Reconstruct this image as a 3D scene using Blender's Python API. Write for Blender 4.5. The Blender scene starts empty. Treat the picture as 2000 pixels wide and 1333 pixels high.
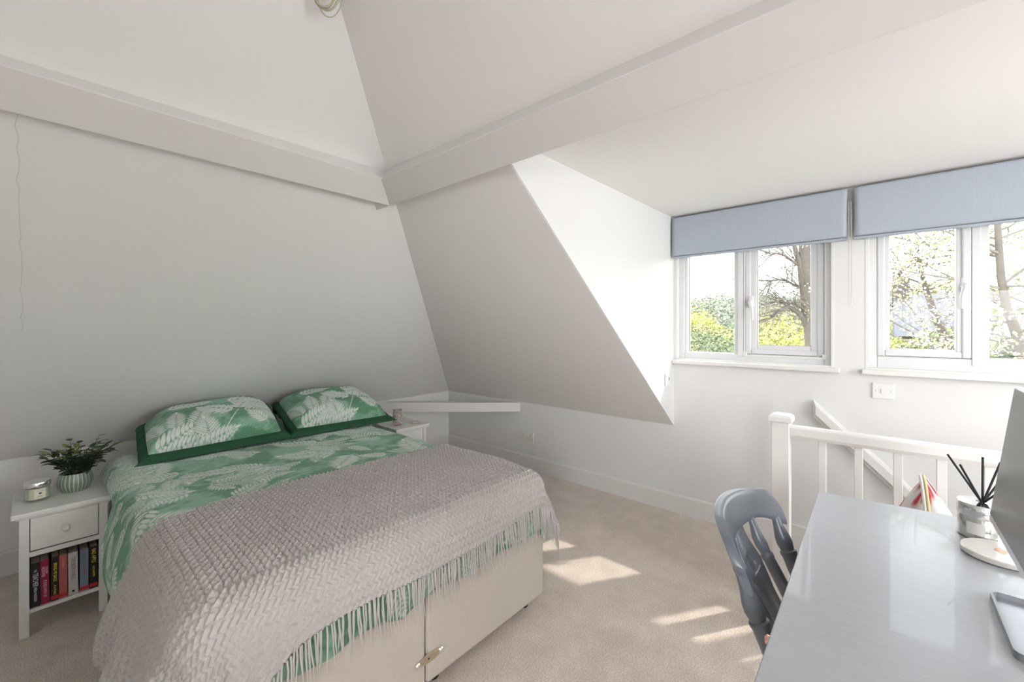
import bpy, bmesh, math, random
import numpy as np
from mathutils import Vector, Matrix
random.seed(7); RNG = np.random.default_rng(7)
scene = bpy.context.scene
COL = scene.collection
PI = math.pi

# ------------------------------------------------------------------ camera
CAM = (2.973, 3.432, 1.3)
YAW = math.radians(41.38)
cd = bpy.data.cameras.new('camera'); cam = bpy.data.objects.new('camera', cd); COL.objects.link(cam)
cam.location = CAM
cam.rotation_euler = (PI/2, 0, PI - (PI/2 - YAW) + 0.0)
fwd = Vector((-math.cos(YAW), -math.sin(YAW), 0))
cam.rotation_euler = fwd.to_track_quat('-Z', 'Y').to_euler()
cd.sensor_width = 36.0; cd.lens = 36.0*817.3/2000.0
cd.shift_y = -(666.5-639.4)/2000.0
cd.clip_start = 0.02; cd.clip_end = 1000
scene.camera = cam

# ------------------------------------------------------------------ world, sun, exposure
SKY = 8.4
w = bpy.data.worlds.new('sky'); scene.world = w; w.use_nodes = True
nt = w.node_tree; nt.nodes.clear()
wo = nt.nodes.new('ShaderNodeOutputWorld'); bg = nt.nodes.new('ShaderNodeBackground')
tc = nt.nodes.new('ShaderNodeTexCoord'); sx = nt.nodes.new('ShaderNodeSeparateXYZ'); rp = nt.nodes.new('ShaderNodeValToRGB')
nt.links.new(tc.outputs['Generated'], sx.inputs[0]); nt.links.new(sx.outputs['Z'], rp.inputs[0])
rp.color_ramp.elements[0].position = 0.0; rp.color_ramp.elements[0].color = (1.0, 0.99, 0.97, 1)
rp.color_ramp.elements[1].position = 1.0; rp.color_ramp.elements[1].color = (0.80, 0.90, 1.0, 1)
nt.links.new(rp.outputs[0], bg.inputs[0]); bg.inputs[1].default_value = SKY
nt.links.new(bg.outputs[0], wo.inputs[0])

sd = bpy.data.lights.new('sun', 'SUN'); sd.energy = 3.9; sd.angle = math.radians(1.0); sd.color = (1.0, 0.93, 0.84)
sun = bpy.data.objects.new('sun', sd); COL.objects.link(sun)
sun.rotation_euler = Vector((1.0, -0.66, -1.30)).to_track_quat('-Z', 'Y').to_euler()
sun.location = (-8, 8, 12)

ad = bpy.data.lights.new('side_fill_light', 'AREA'); ad.shape = 'RECTANGLE'; ad.size = 1.55; ad.size_y = 0.92; ad.energy = 25.0; ad.color = (0.99, 0.985, 1.0)
al = bpy.data.objects.new('side_fill_light', ad); COL.objects.link(al)        # added fill lamp just inside the added side window
al.location = (1.62, 5.56, 1.455); al.rotation_euler = Vector((0, -1, 0)).to_track_quat('-Z', 'Z').to_euler()

bd = bpy.data.lights.new('rear_fill_light', 'AREA'); bd.shape = 'RECTANGLE'; bd.size = 1.60; bd.size_y = 0.72; bd.energy = 54.0; bd.color = (1.0, 0.975, 0.985)
bl_ = bpy.data.objects.new('rear_fill_light', bd); COL.objects.link(bl_)       # added fill lamp just inside the added rear window
bl_.location = (4.96, 4.55, 1.74); bl_.rotation_euler = Vector((-1, 0, 0)).to_track_quat('-Z', 'Z').to_euler()

scene.view_settings.view_transform = 'Standard'; scene.view_settings.look = 'None'
scene.view_settings.exposure = 0.18; scene.view_settings.gamma = 1.0
scene.view_settings.use_curve_mapping = False

# ------------------------------------------------------------------ helpers: colour and materials
def lin(c):
    c = c/255.0
    return c/12.92 if c <= 0.04045 else ((c+0.055)/1.055)**2.4
def rgb(r, g, b): return (lin(r), lin(g), lin(b), 1.0)

def mat(name, color, rough=0.6, metal=0.0, noise=0.0, nscale=20.0, bump=0.0, bscale=200.0, spec=0.5, stretch=None, coat=0.0, trans=0.0, sub=0.0):
    m = bpy.data.materials.new(name); m.use_nodes = True
    n = m.node_tree; b = n.nodes['Principled BSDF']
    b.inputs['Base Color'].default_value = color
    b.inputs['Roughness'].default_value = rough; b.inputs['Metallic'].default_value = metal
    b.inputs['Specular IOR Level'].default_value = spec
    b.inputs['Coat Weight'].default_value = coat
    b.inputs['Transmission Weight'].default_value = trans
    t = n.nodes.new('ShaderNodeTexCoord'); mp = n.nodes.new('ShaderNodeMapping')
    n.links.new(t.outputs['Object'], mp.inputs[0])
    if stretch: mp.inputs['Scale'].default_value = stretch
    if noise > 0:
        nz = n.nodes.new('ShaderNodeTexNoise'); nz.inputs['Scale'].default_value = nscale; nz.inputs['Detail'].default_value = 4
        n.links.new(mp.outputs[0], nz.inputs['Vector'])
        mx = n.nodes.new('ShaderNodeMix'); mx.data_type = 'RGBA'
        mx.inputs[6].default_value = tuple(max(0, c*(1-noise)) for c in color[:3])+(1,)
        mx.inputs[7].default_value = tuple(min(1, c*(1+noise)) for c in color[:3])+(1,)
        n.links.new(nz.outputs['Fac'], mx.inputs[0]); n.links.new(mx.outputs[2], b.inputs['Base Color'])
    if bump > 0:
        nb = n.nodes.new('ShaderNodeTexNoise'); nb.inputs['Scale'].default_value = bscale; nb.inputs['Detail'].default_value = 3
        n.links.new(mp.outputs[0], nb.inputs['Vector'])
        bp = n.nodes.new('ShaderNodeBump'); bp.inputs['Strength'].default_value = bump; bp.inputs['Distance'].default_value = 0.01
        n.links.new(nb.outputs['Fac'], bp.inputs['Height']); n.links.new(bp.outputs[0], b.inputs['Normal'])
    return m

def print_mat(name, rough=0.8, weave=0.12, wscale=900):
    m = mat(name, (0.5, 0.5, 0.5, 1), rough, bump=weave, bscale=wscale, spec=0.2)
    n = m.node_tree; a = n.nodes.new('ShaderNodeAttribute'); a.attribute_name = 'print'
    n.links.new(a.outputs['Color'], n.nodes['Principled BSDF'].inputs['Base Color'])
    n.nodes['Principled BSDF'].inputs['Sheen Weight'].default_value = 0.15
    return m

M = {}
M['wall'] = mat('wall_paint', (0.85, 0.846, 0.836, 1), 0.65, noise=0.012, nscale=1.5, bump=0.02, bscale=120, spec=0.3)
M['ceil'] = mat('ceiling_paint', (0.885, 0.865, 0.855, 1), 0.75, noise=0.01, nscale=1.5, bump=0.02, bscale=120, spec=0.2)  # lightened to stand in for bounce light missing on the window slope
M['wall_dim'] = mat('window_wall_paint', (0.755, 0.752, 0.745, 1), 0.65, noise=0.012, nscale=1.5, bump=0.02, bscale=120, spec=0.3)  # same wall paint, darkened to imitate less light on window wall and cheek
M['gloss'] = mat('white_gloss_paint', (0.76, 0.745, 0.73, 1), 0.32, noise=0.01, nscale=6)
M['upvc'] = mat('white_plastic_frame', (0.71, 0.715, 0.725, 1), 0.28)
M['seal'] = mat('dark_glazing_seal', (0.10, 0.11, 0.13, 1), 0.5)
M['gasket'] = mat('cream_gasket', (0.74, 0.73, 0.70, 1), 0.6)
M['blind'] = mat('blue_grey_blind_fabric', (0.40, 0.44, 0.50, 1), 0.85, noise=0.06, nscale=160, bump=0.15, bscale=500, spec=0.2, stretch=(1, 1, 0.08))
M['chain'] = mat('bead_chain', (0.55, 0.54, 0.52, 1), 0.35, metal=0.4)
M['nsw'] = mat('nightstand_white_paint', (0.74, 0.74, 0.71, 1), 0.45, noise=0.02, nscale=8)
M['groove'] = mat('dark_gap', (0.03, 0.03, 0.03, 1), 0.9)
M['divan'] = mat('beige_divan_fabric', (0.56, 0.51, 0.45, 1), 0.9, noise=0.05, nscale=90, bump=0.25, bscale=700, spec=0.15)
M['sheet'] = mat('white_sheet', (0.78, 0.78, 0.80, 1), 0.85, bump=0.1, bscale=15)
M['chrome'] = mat('chrome', (0.86, 0.86, 0.86, 1), 0.12, metal=1.0)
M['brassy'] = mat('champagne_metal', (0.62, 0.54, 0.42, 1), 0.3, metal=0.85)
M['copper'] = mat('copper_metal', (0.80, 0.50, 0.42, 1), 0.25, metal=1.0)
M['black'] = mat('black_plastic', (0.012, 0.012, 0.014, 1), 0.4)
M['desk'] = mat('grey_desk_laminate', (0.275, 0.285, 0.30, 1), 0.42, spec=0.9, coat=0.10, noise=0.07, nscale=60, bump=0.03, bscale=250, stretch=(1, 0.3, 1))
M['chair'] = mat('grey_chair_paint', (0.135, 0.152, 0.178, 1), 0.3, noise=0.05, nscale=20, bump=0.02, bscale=60)
M['screen'] = mat('dark_screen_glass', (0.03, 0.032, 0.035, 1), 0.22, spec=0.6)
M['alu'] = mat('silver_aluminium', (0.56, 0.57, 0.58, 1), 0.3, metal=0.8)
M['socket'] = mat('cream_socket_plastic', (0.74, 0.73, 0.68, 1), 0.3)
M['switch'] = mat('white_switch_plastic', (0.78, 0.78, 0.78, 1), 0.3)
M['dkgreen'] = mat('dark_green_border_cotton', (0.026, 0.092, 0.046, 1), 0.8, noise=0.08, nscale=25, bump=0.1, bscale=700, spec=0.2)
M['duvet'] = print_mat('green_fern_print_cotton')
M['pillow'] = print_mat('green_fern_print_pillow_cotton')
M['bagprint'] = print_mat('white_bag_print', 0.7)
M['throw'] = mat('taupe_knit_wool', (0.525, 0.487, 0.468, 1), 0.95, noise=0.09, nscale=130, bump=0.3, bscale=700, spec=0.1)
M['earth'] = mat('dark_soil', (0.03, 0.024, 0.018, 1), 0.95, bump=0.6, bscale=120)
M['bark'] = mat('tree_bark', (0.075, 0.062, 0.05, 1), 0.9, noise=0.3, nscale=9, bump=0.5, bscale=40)
M['barkpale'] = mat('pale_twig_bark', (0.10, 0.085, 0.07, 1), 0.9, noise=0.3, nscale=9)

def carpet_mat():
    m = bpy.data.materials.new('beige_carpet_pile'); m.use_nodes = True
    n = m.node_tree; b = n.nodes['Principled BSDF']; b.inputs['Roughness'].default_value = 0.95; b.inputs['Specular IOR Level'].default_value = 0.1
    b.inputs['Sheen Weight'].default_value = 0.2
    t = n.nodes.new('ShaderNodeTexCoord')
    n1 = n.nodes.new('ShaderNodeTexNoise'); n1.inputs['Scale'].default_value = 170; n1.inputs['Detail'].default_value = 3
    n2 = n.nodes.new('ShaderNodeTexNoise'); n2.inputs['Scale'].default_value = 9; n2.inputs['Detail'].default_value = 3
    n.links.new(t.outputs['Object'], n1.inputs['Vector']); n.links.new(t.outputs['Object'], n2.inputs['Vector'])
    r1 = n.nodes.new('ShaderNodeValToRGB'); r1.color_ramp.elements[0].position = 0.3; r1.color_ramp.elements[1].position = 0.7
    r1.color_ramp.elements[0].color = (0.52, 0.435, 0.365, 1); r1.color_ramp.elements[1].color = (0.80, 0.70, 0.615, 1)
    n.links.new(n1.outputs['Fac'], r1.inputs[0])
    r2 = n.nodes.new('ShaderNodeValToRGB'); r2.color_ramp.elements[0].position = 0.3; r2.color_ramp.elements[1].position = 0.7
    r2.color_ramp.elements[0].color = (0.90, 0.89, 0.88, 1); r2.color_ramp.elements[1].color = (1.04, 1.04, 1.04, 1)
    n.links.new(n2.outputs['Fac'], r2.inputs[0])
    mx = n.nodes.new('ShaderNodeMix'); mx.data_type = 'RGBA'; mx.blend_type = 'MULTIPLY'; mx.inputs[0].default_value = 1
    n.links.new(r1.outputs[0], mx.inputs[6]); n.links.new(r2.outputs[0], mx.inputs[7]); n.links.new(mx.outputs[2], b.inputs['Base Color'])
    bp = n.nodes.new('ShaderNodeBump'); bp.inputs['Strength'].default_value = 0.55; bp.inputs['Distance'].default_value = 0.006
    n.links.new(n1.outputs['Fac'], bp.inputs['Height']); n.links.new(bp.outputs[0], b.inputs['Normal'])
    return m
M['carpet'] = carpet_mat()

def glass_mat(name, tint=(1, 1, 1, 1), refl=1.0):
    m = bpy.data.materials.new(name); m.use_nodes = True
    n = m.node_tree; n.nodes.clear()
    o = n.nodes.new('ShaderNodeOutputMaterial'); mx = n.nodes.new('ShaderNodeMixShader')
    tr = n.nodes.new('ShaderNodeBsdfTransparent'); tr.inputs[0].default_value = tint
    gl = n.nodes.new('ShaderNodeBsdfGlossy'); gl.inputs['Roughness'].default_value = 0.02
    fr = n.nodes.new('ShaderNodeFresnel'); fr.inputs[0].default_value = 1.45
    mu = n.nodes.new('ShaderNodeMath'); mu.operation = 'MULTIPLY'; mu.inputs[1].default_value = refl
    n.links.new(fr.outputs[0], mu.inputs[0]); n.links.new(mu.outputs[0], mx.inputs[0])
    n.links.new(tr.outputs[0], mx.inputs[1]); n.links.new(gl.outputs[0], mx.inputs[2]); n.links.new(mx.outputs[0], o.inputs[0])
    return m
M['pane'] = glass_mat('window_glass', (0.97, 0.98, 0.98, 1), 0.25)
M['jar'] = glass_mat('jar_glass', (0.95, 0.96, 0.94, 1), 0.28)

for k_, w_ in (('throw', 0.55), ('carpet', 0.45)):
    b_ = M[k_].node_tree.nodes['Principled BSDF']; b_.inputs['Sheen Weight'].default_value = w_; b_.inputs['Sheen Roughness'].default_value = 0.45
# ------------------------------------------------------------------ helpers: meshes and objects
class MB:
    def __init__(s): s.v = []; s.f = []; s.mi = []
    def add(s, vs, fs, mi=0):
        o = len(s.v); s.v += [tuple(p) for p in vs]; s.f += [tuple(i+o for i in f) for f in fs]; s.mi += [mi]*len(fs); return s
    def box(s, a, b, mi=0, M4=None):
        x0, y0, z0 = a; x1, y1, z1 = b
        x0, x1 = min(x0, x1), max(x0, x1); y0, y1 = min(y0, y1), max(y0, y1); z0, z1 = min(z0, z1), max(z0, z1)
        vs = [(x0,y0,z0),(x1,y0,z0),(x1,y1,z0),(x0,y1,z0),(x0,y0,z1),(x1,y0,z1),(x1,y1,z1),(x0,y1,z1)]
        if M4 is not None: vs = [M4 @ Vector(p) for p in vs]
        return s.add(vs, [(0,3,2,1),(4,5,6,7),(0,1,5,4),(1,2,6,5),(2,3,7,6),(3,0,4,7)], mi)
    def prism(s, poly, d, mi=0):                       # poly: list of 3-D points, d: extrusion vector
        n = len(poly); d = Vector(d); a = [Vector(p) for p in poly]; b = [p+d for p in a]
        fs = [tuple(range(n))[::-1], tuple(range(n, 2*n))]+[(i, (i+1) % n, n+(i+1) % n, n+i) for i in range(n)]
        return s.add(a+b, fs, mi)
    def lathe(s, prof, n=24, c=(0, 0, 0), mi=0, rx=1.0, ry=1.0, rib=None, M4=None, cap=True):   # prof: (r, z)
        vs = []; fs = []
        for r, z in prof:
            for k in range(n):
                a = 2*PI*k/n; q = r*(1+(rib(a) if rib else 0))
                p = Vector((c[0]+q*math.cos(a)*rx, c[1]+q*math.sin(a)*ry, c[2]+z)); vs.append(M4 @ p if M4 is not None else p)
        m = len(prof)
        for j in range(m-1):
            for k in range(n):
                fs.append((j*n+k, j*n+(k+1) % n, (j+1)*n+(k+1) % n, (j+1)*n+k))
        if cap:
            fs.append(tuple(range(n))[::-1]); fs.append(tuple((m-1)*n+k for k in range(n)))
        return s.add(vs, fs, mi)
    def tube(s, pts, r, n=8, mi=0, closed=False, cap=True):
        P = [Vector(p) for p in pts]; m = len(P)
        R = r if hasattr(r, '__len__') else [r]*m
        vs = []; fs = []; up = None
        for i in range(m):
            if closed: t = P[(i+1) % m]-P[i-1]
            else: t = P[min(i+1, m-1)]-P[max(i-1, 0)]
            t = t.normalized() if t.length > 1e-9 else Vector((0, 0, 1))
            if up is None: up = t.orthogonal().normalized()
            else:
                up = up - t*up.dot(t); up = up.normalized() if up.length > 1e-6 else t.orthogonal().normalized()
            w_ = t.cross(up)
            for k in range(n):
                a = 2*PI*k/n; vs.append(P[i]+(up*math.cos(a)+w_*math.sin(a))*R[i])
        for i in range(m if closed else m-1):
            j = (i+1) % m
            for k in range(n): fs.append((i*n+k, i*n+(k+1) % n, j*n+(k+1) % n, j*n+k))
        if cap and not closed:
            fs.append(tuple(range(n))[::-1]); fs.append(tuple((m-1)*n+k for k in range(n)))
        return s.add(vs, fs, mi)
    def build(s, name, m, parent=None, smooth=None, bevel=0.0, seg=2):
        me = bpy.data.meshes.new(name); me.from_pydata([tuple(p) for p in s.v], [], s.f)
        ms = m if isinstance(m, (list, tuple)) else [m]
        for q in ms: me.materials.append(q)
        if any(s.mi): me.polygons.foreach_set('material_index', s.mi)
        me.validate(); me.update()
        bmm = bmesh.new(); bmm.from_mesh(me); bmesh.ops.recalc_face_normals(bmm, faces=bmm.faces); bmm.to_mesh(me); bmm.free()
        if smooth is not None:
            me.shade_smooth(); me.set_sharp_from_angle(angle=math.radians(smooth))
        o = bpy.data.objects.new(name, me); COL.objects.link(o)
        if parent is not None: o.parent = parent
        if bevel > 0:
            bv = o.modifiers.new('bevel', 'BEVEL'); bv.width = bevel; bv.segments = seg; bv.limit_method = 'ANGLE'; bv.angle_limit = math.radians(35)
        return o

def tag(o, label=None, cat=None, group=None, kind=None):
    if label: o['label'] = label
    if cat: o['category'] = cat
    if group: o['group'] = group
    if kind: o['kind'] = kind
    return o
def thing(name, label, cat, loc=(0, 0, 0), rz=0.0, group=None):
    o = bpy.data.objects.new(name, None); COL.objects.link(o); o.location = loc; o.rotation_euler = (0, 0, rz)
    o.empty_display_size = 0.1
    return tag(o, label, cat, group)
def struct(name, loc=(0, 0, 0)):
    o = bpy.data.objects.new(name, None); COL.objects.link(o); o.location = loc; o.empty_display_size = 0.1
    return tag(o, kind='structure')
def S(o): o['kind'] = 'structure'; return o
def copy_tree(o, parent=None):
    c = o.copy(); COL.objects.link(c)
    if parent is not None: c.parent = parent; c.matrix_parent_inverse = o.matrix_parent_inverse
    for ch in o.children: copy_tree(ch, c)
    return c
def share(o, name=None, parent=None, loc=None, rot=None, scale=None):
    c = o.copy(); COL.objects.link(c)
    if parent is not None: c.parent = parent
    if loc is not None: c.location = loc
    if rot is not None: c.rotation_euler = rot
    if scale is not None: c.scale = scale
    return c
def grid_obj(name, V, mat_, parent=None, colors=None, thick=0.0, mi=None):
    """V: (n, m, 3) array -> smooth grid mesh"""
    n, m = V.shape[:2]
    idx = np.arange(n*m).reshape(n, m)
    q = np.stack([idx[:-1, :-1], idx[1:, :-1], idx[1:, 1:], idx[:-1, 1:]], -1).reshape(-1, 4)
    me = bpy.data.meshes.new(name)
    me.vertices.add(n*m); me.vertices.foreach_set('co', V.astype(np.float32).reshape(-1))
    me.loops.add(q.size); me.loops.foreach_set('vertex_index', q.reshape(-1).astype(np.int32))
    me.polygons.add(len(q)); me.polygons.foreach_set('loop_start', (np.arange(len(q))*4).astype(np.int32))
    me.update(calc_edges=True)
    ms = mat_ if isinstance(mat_, (list, tuple)) else [mat_]
    for x in ms: me.materials.append(x)
    if mi is not None: me.polygons.foreach_set('material_index', mi.reshape(-1).astype(np.int32))
    me.shade_smooth()
    if colors is not None:
        a = me.color_attributes.new('print', 'FLOAT_COLOR', 'POINT')
        c = np.ones((n*m, 4), np.float32); c[:, :3] = colors.reshape(-1, 3); a.data.foreach_set('color', c.reshape(-1))
    me.validate()
    o = bpy.data.objects.new(name, me); COL.objects.link(o)
    if parent is not None: o.parent = parent
    if thick:
        sm = o.modifiers.new('thickness', 'SOLIDIFY'); sm.thickness = thick; sm.offset = -1
    return o
def vnoise(x, y, seed=0):
    """smooth value noise in numpy"""
    r = np.random.default_rng(seed); T = r.random((64, 64))
    xi = np.floor(x).astype(int); yi = np.floor(y).astype(int); fx = x-xi; fy = y-yi
    fx = fx*fx*(3-2*fx); fy = fy*fy*(3-2*fy)
    g = lambda a, b: T[a % 64, b % 64]
    return (g(xi, yi)*(1-fx)+g(xi+1, yi)*fx)*(1-fy)+(g(xi, yi+1)*(1-fx)+g(xi+1, yi+1)*fx)*fy
def fbm(x, y, seed=0, o=3):
    return sum(vnoise(x*2**k, y*2**k, seed+k)*0.5**k for k in range(o))/sum(0.5**k for k in range(o))
def sstep(x, a, b):
    t = np.clip((x-a)/(b-a), 0, 1); return t*t*(3-2*t)

# ================================================================== THE ROOM
ZK = 0.605; AW = 0.774; BH = 0.85                      # knee wall height, slope of window side, slope of headboard side
YB = lambda x: -0.107+0.0345*x                          # headboard knee wall (very slightly out of square)
YC = 2.336                                              # dormer cheek
RX, RY, RZ = 5.0, 5.6, 2.62                             # far room limits (behind the camera)

# floor with the stair opening
fl = MB()
for (a, b) in (((-0.02, -0.2), (0.70, 3.05)), ((0.70, -0.2), (RX, 5.0)), ((0.70, 5.0), (RX, RY)), ((-0.02, 5.0), (0.70, RY))):
    fl.box((a[0], a[1], -0.2), (b[0], b[1], 0.0))
S(fl.build('floor', M['carpet']))

# window wall: knee wall and dormer front with two window openings plus an added unseen third
W1 = (2.352, 3.232, 1.070, 1.990); W2 = (3.372, 4.262, 1.070, 1.990); W3 = (4.42, 5.32, 1.070, 1.990)
ww = MB(); TX = -0.16
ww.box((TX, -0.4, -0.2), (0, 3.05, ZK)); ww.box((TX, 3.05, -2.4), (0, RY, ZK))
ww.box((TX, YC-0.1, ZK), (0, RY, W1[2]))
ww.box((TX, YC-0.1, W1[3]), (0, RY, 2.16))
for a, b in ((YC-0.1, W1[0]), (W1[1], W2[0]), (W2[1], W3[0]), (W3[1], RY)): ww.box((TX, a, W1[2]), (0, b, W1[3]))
S(ww.build('wall_window', M['wall_dim']))
# dormer: cheek, ceiling, outer flat roof with fascia
S(MB().prism([(-0.001, YC, ZK-0.0), (0.0, YC, 2.14), (1.80, YC, 2.14), (1.852, YC, 2.0405)], (0, -0.10, 0)).build('wall_dormer_cheek', M['wall_dim']))
dc = MB().prism([(-0.16, YC-0.1, 2.072), (1.85, YC-0.1, 2.040), (1.85, RY, 2.040), (-0.16, RY, 2.072)], (0, 0, 0.12))
S(dc.build('ceiling_dormer', M['ceil']))
S(MB().box((-0.36, YC-0.25, 1.985), (TX, RY+0.2, 2.20)).build('trim_fascia', M['gloss']))
# slopes
def slope_w(x): return ZK+AW*x
ang = math.atan(AW); nw = Vector((math.sin(ang), 0, -math.cos(ang)))
XT = (RZ+0.1-ZK)/AW
sw = MB()
sw.prism([(0, -0.45, ZK), (0, YC-0.004, ZK), (XT, YC-0.004, RZ+0.1), (XT, -0.45, RZ+0.1)], -nw*0.12)
x0 = 1.848
sw.prism([(x0, YC-0.004, slope_w(x0)), (x0, RY, slope_w(x0)), (XT, RY, RZ+0.1), (XT, YC-0.004, RZ+0.1)], -nw*0.12)
S(sw.build('ceiling_slope_window', M['ceil']))
angh = math.atan(BH); nh = Vector((0, math.sin(angh), -math.cos(angh)))
def slope_h(x, y): return ZK+BH*(y-YB(x))
YT = lambda x: YB(x)+(RZ+0.1-ZK)/BH
sh = MB().prism([(-0.35, YB(-0.35), ZK), (RX, YB(RX), ZK), (RX, YT(RX), RZ+0.1), (-0.35, YT(-0.35), RZ+0.1)], -nh*0.12)
S(sh.build('ceiling_slope_headboard', M['wall']))
rck = random.Random(8); cp = []
for k in range(26):
    f = k/25.0; y = 1.545+(0.80-1.545)*f; x = 3.012+0.004*rck.uniform(-1, 1); cp.append(Vector((x, y, slope_h(x, y)))+nh*0.0002)
o = MB().tube(cp, [0.0011+0.0006*rck.random() for _ in cp], 5).build('plaster_crack', M['wall_dim']); S(o); o.name = 'trim_6'
S(MB().prism([(-0.3, YB(-0.3), -0.2), (RX, YB(RX), -0.2), (RX, YB(RX), ZK+0.02), (-0.3, YB(-0.3), ZK+0.02)], (0, -0.16, 0)).build('wall_headboard', M['wall']))
W5 = (3.72, 5.38, 1.34, 2.13)                           # added unseen rear window, put in to light the window slope
S(MB().box((RX, -0.4, -0.2), (RX+0.15, W5[0], RZ+0.2)).box((RX, W5[1], -0.2), (RX+0.15, RY+0.15, RZ+0.2)).box((RX, W5[0], -0.2), (RX+0.15, W5[1], W5[2])).box((RX, W5[0], W5[3]), (RX+0.15, W5[1], RZ+0.2)).build('wall_back', M['wall']))
S(MB().box((3.72, -0.2, 0.0), (3.82, 3.32, RZ+0.1)).box((3.72, 3.32, 1.70), (3.82, RY, RZ+0.1)).build('wall_light_block', M['wall']))  # added unseen wall and header that shade the left corner and upper slope
W4 = (0.80, 2.45, 0.95, 1.96)                           # added unseen side window, put in to bring more light into the room
wr = MB().box((TX, RY, -2.4), (W4[0], RY+0.15, RZ+0.2)).box((W4[1], RY, -2.4), (RX+0.15, RY+0.15, RZ+0.2)).box((W4[0], RY, -2.4), (W4[1], RY+0.15, W4[2])).box((W4[0], RY, W4[3]), (W4[1], RY+0.15, RZ+0.2))
S(wr.build('wall_right', M['wall']))
S(MB().box((2.2, 2.0, RZ), (RX+0.15, RY+0.15, RZ+0.1)).build('ceiling', M['ceil']))
# boxed purlins set square to the slopes
pu = Vector((math.cos(ang), 0, math.sin(ang)))
P0 = Vector((1.815, 1.444, 1.902))
S(MB().prism([P0, P0+pu*0.135, P0+pu*0.135-nw*0.13, P0-nw*0.13], (0, RY-1.444, 0)).build('trim_1', M['gloss'], bevel=0.003))
ph = Vector((0, math.cos(angh), math.sin(angh)))
Q0 = Vector((1.79, 1.603, 1.902))
S(MB().prism([Q0, Q0+ph*0.133, Q0+ph*0.133-nh*0.14, Q0-nh*0.14], (RX-1.79, 0, 0)).build('trim_2', M['gloss'], bevel=0.003))
# corner tie timber
A_ = Vector((0.0, 0.915, 0.511)); B_ = Vector((0.90, YB(0.9), 0.511)); dd = (B_-A_).normalized(); nn = Vector((-dd.y, dd.x, 0))
if nn.dot(Vector((-1, -1, 0))) < 0: nn = -nn
S(MB().prism([A_, B_, B_+nn*0.09, A_+nn*0.09], (0, 0, 0.087)).build('trim_3', M['gloss'], bevel=0.004))
# skirtings
S(MB().prism([(0, -0.11, 0), (0.016, -0.11, 0), (0.016, -0.11, 0.118), (0.008, -0.11, 0.130), (0, -0.11, 0.130)], (0, 3.14, 0)).build('baseboard_window', M['gloss'], bevel=0.001))
S(MB().prism([(0, YB(0), 0), (0, YB(0)+0.016, 0), (0, YB(0)+0.016, 0.118), (0, YB(0)+0.008, 0.13), (0, YB(0), 0.13)], (RX, YB(RX)-YB(0), 0)).build('baseboard_headboard', M['gloss'], bevel=0.001))
# stairwell: sides, steps, wall string
S(MB().box((0.70, 3.06, -2.4), (0.80, 5.0, -0.2)).box((0.0, 2.95, -2.4), (0.8, 3.05, -0.2)).box((0.0, 5.0, -2.4), (0.8, 5.1, -0.2)).build('wall_stair', M['wall']))
st = MB()
for k in range(9):
    st.box((0.0, 3.05+0.215*k, -0.2*(k+1)-0.2), (0.70, 3.05+0.215*(k+1), -0.2*(k+1)))
S(st.build('stairs', M['carpet']))
S(MB().prism([(0, 3.02, 0.0), (0, 3.02, 0.13), (0, 3.10, 0.13), (0, 5.0, -1.64), (0, 5.0, -1.85)], (0.02, 0, 0)).build('trim_4', M['gloss']))

# ------------------------------------------------------------------ windows
def win_frame(n, W, panes, wb_, sx_):
    """W: y0,y1,z0,z1 opening; panes: (y0,y1,zb) glass; sashes: outer rect of opening sashes"""
    r = struct('window_%d' % n)
    y0, y1, z0, z1 = W; xf, xb = -0.035, -0.11
    def ring(nm, a0, a1, b0, b1, wid, xa, xc, m=M['upvc'], bev=0.004, widb=None, par=r):
        wb = widb if widb else wid
        q = MB()
        q.box((xc, a0, b0), (xa, a0+wid, b1)); q.box((xc, a1-wid, b0), (xa, a1, b1))
        q.box((xc, a0+wid, b0), (xa, a1-wid, b0+wb)); q.box((xc, a0+wid, b1-wid), (xa, a1-wid, b1))
        return q.build(nm, m, par, bevel=bev)
    ring('outer_frame', y0, y1, z0, z1, 0.045, xf, xb, widb=wb_)
    ring('plaster_trim', y0-0.004, y1+0.004, z0-0.004, z1+0.004, 0.016, 0.002, -0.05, M['gloss'], 0.002)
    for k, p in enumerate(panes):
        g0, g1, zb, sash = p
        zt = z1-0.085
        if sash:
            ring('sash', sash[0], sash[1], sash[2], z1-0.045, 0.032, xf+sx_, xb, bev=0.006)
            ring('sash_bead', sash[0]+0.028, sash[1]-0.028, sash[2]+0.028, z1-0.075, g0-sash[0]-0.028, xf+sx_-0.010, xb+0.01, bev=0.005, widb=zb-sash[2]-0.028)
        else:
            s0, s1, sb = g0-0.034, g1+0.034, zb-0.034
            ring('glazing_bead', s0, s1, sb, z1-0.04, 0.034, xf-0.008, xb+0.01, bev=0.006)
        ring('glazing_seal', g0-0.003, g1+0.003, zb-0.003, zt+0.003, 0.0045, xf-0.028, -0.078, M['seal'], 0)
        MB().box((-0.076, g0-0.006, zb-0.006), (-0.070, g1+0.006, zt+0.05)).build('glass_pane', M['pane'], r)
    return r, ring
def wz(p): return p

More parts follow.
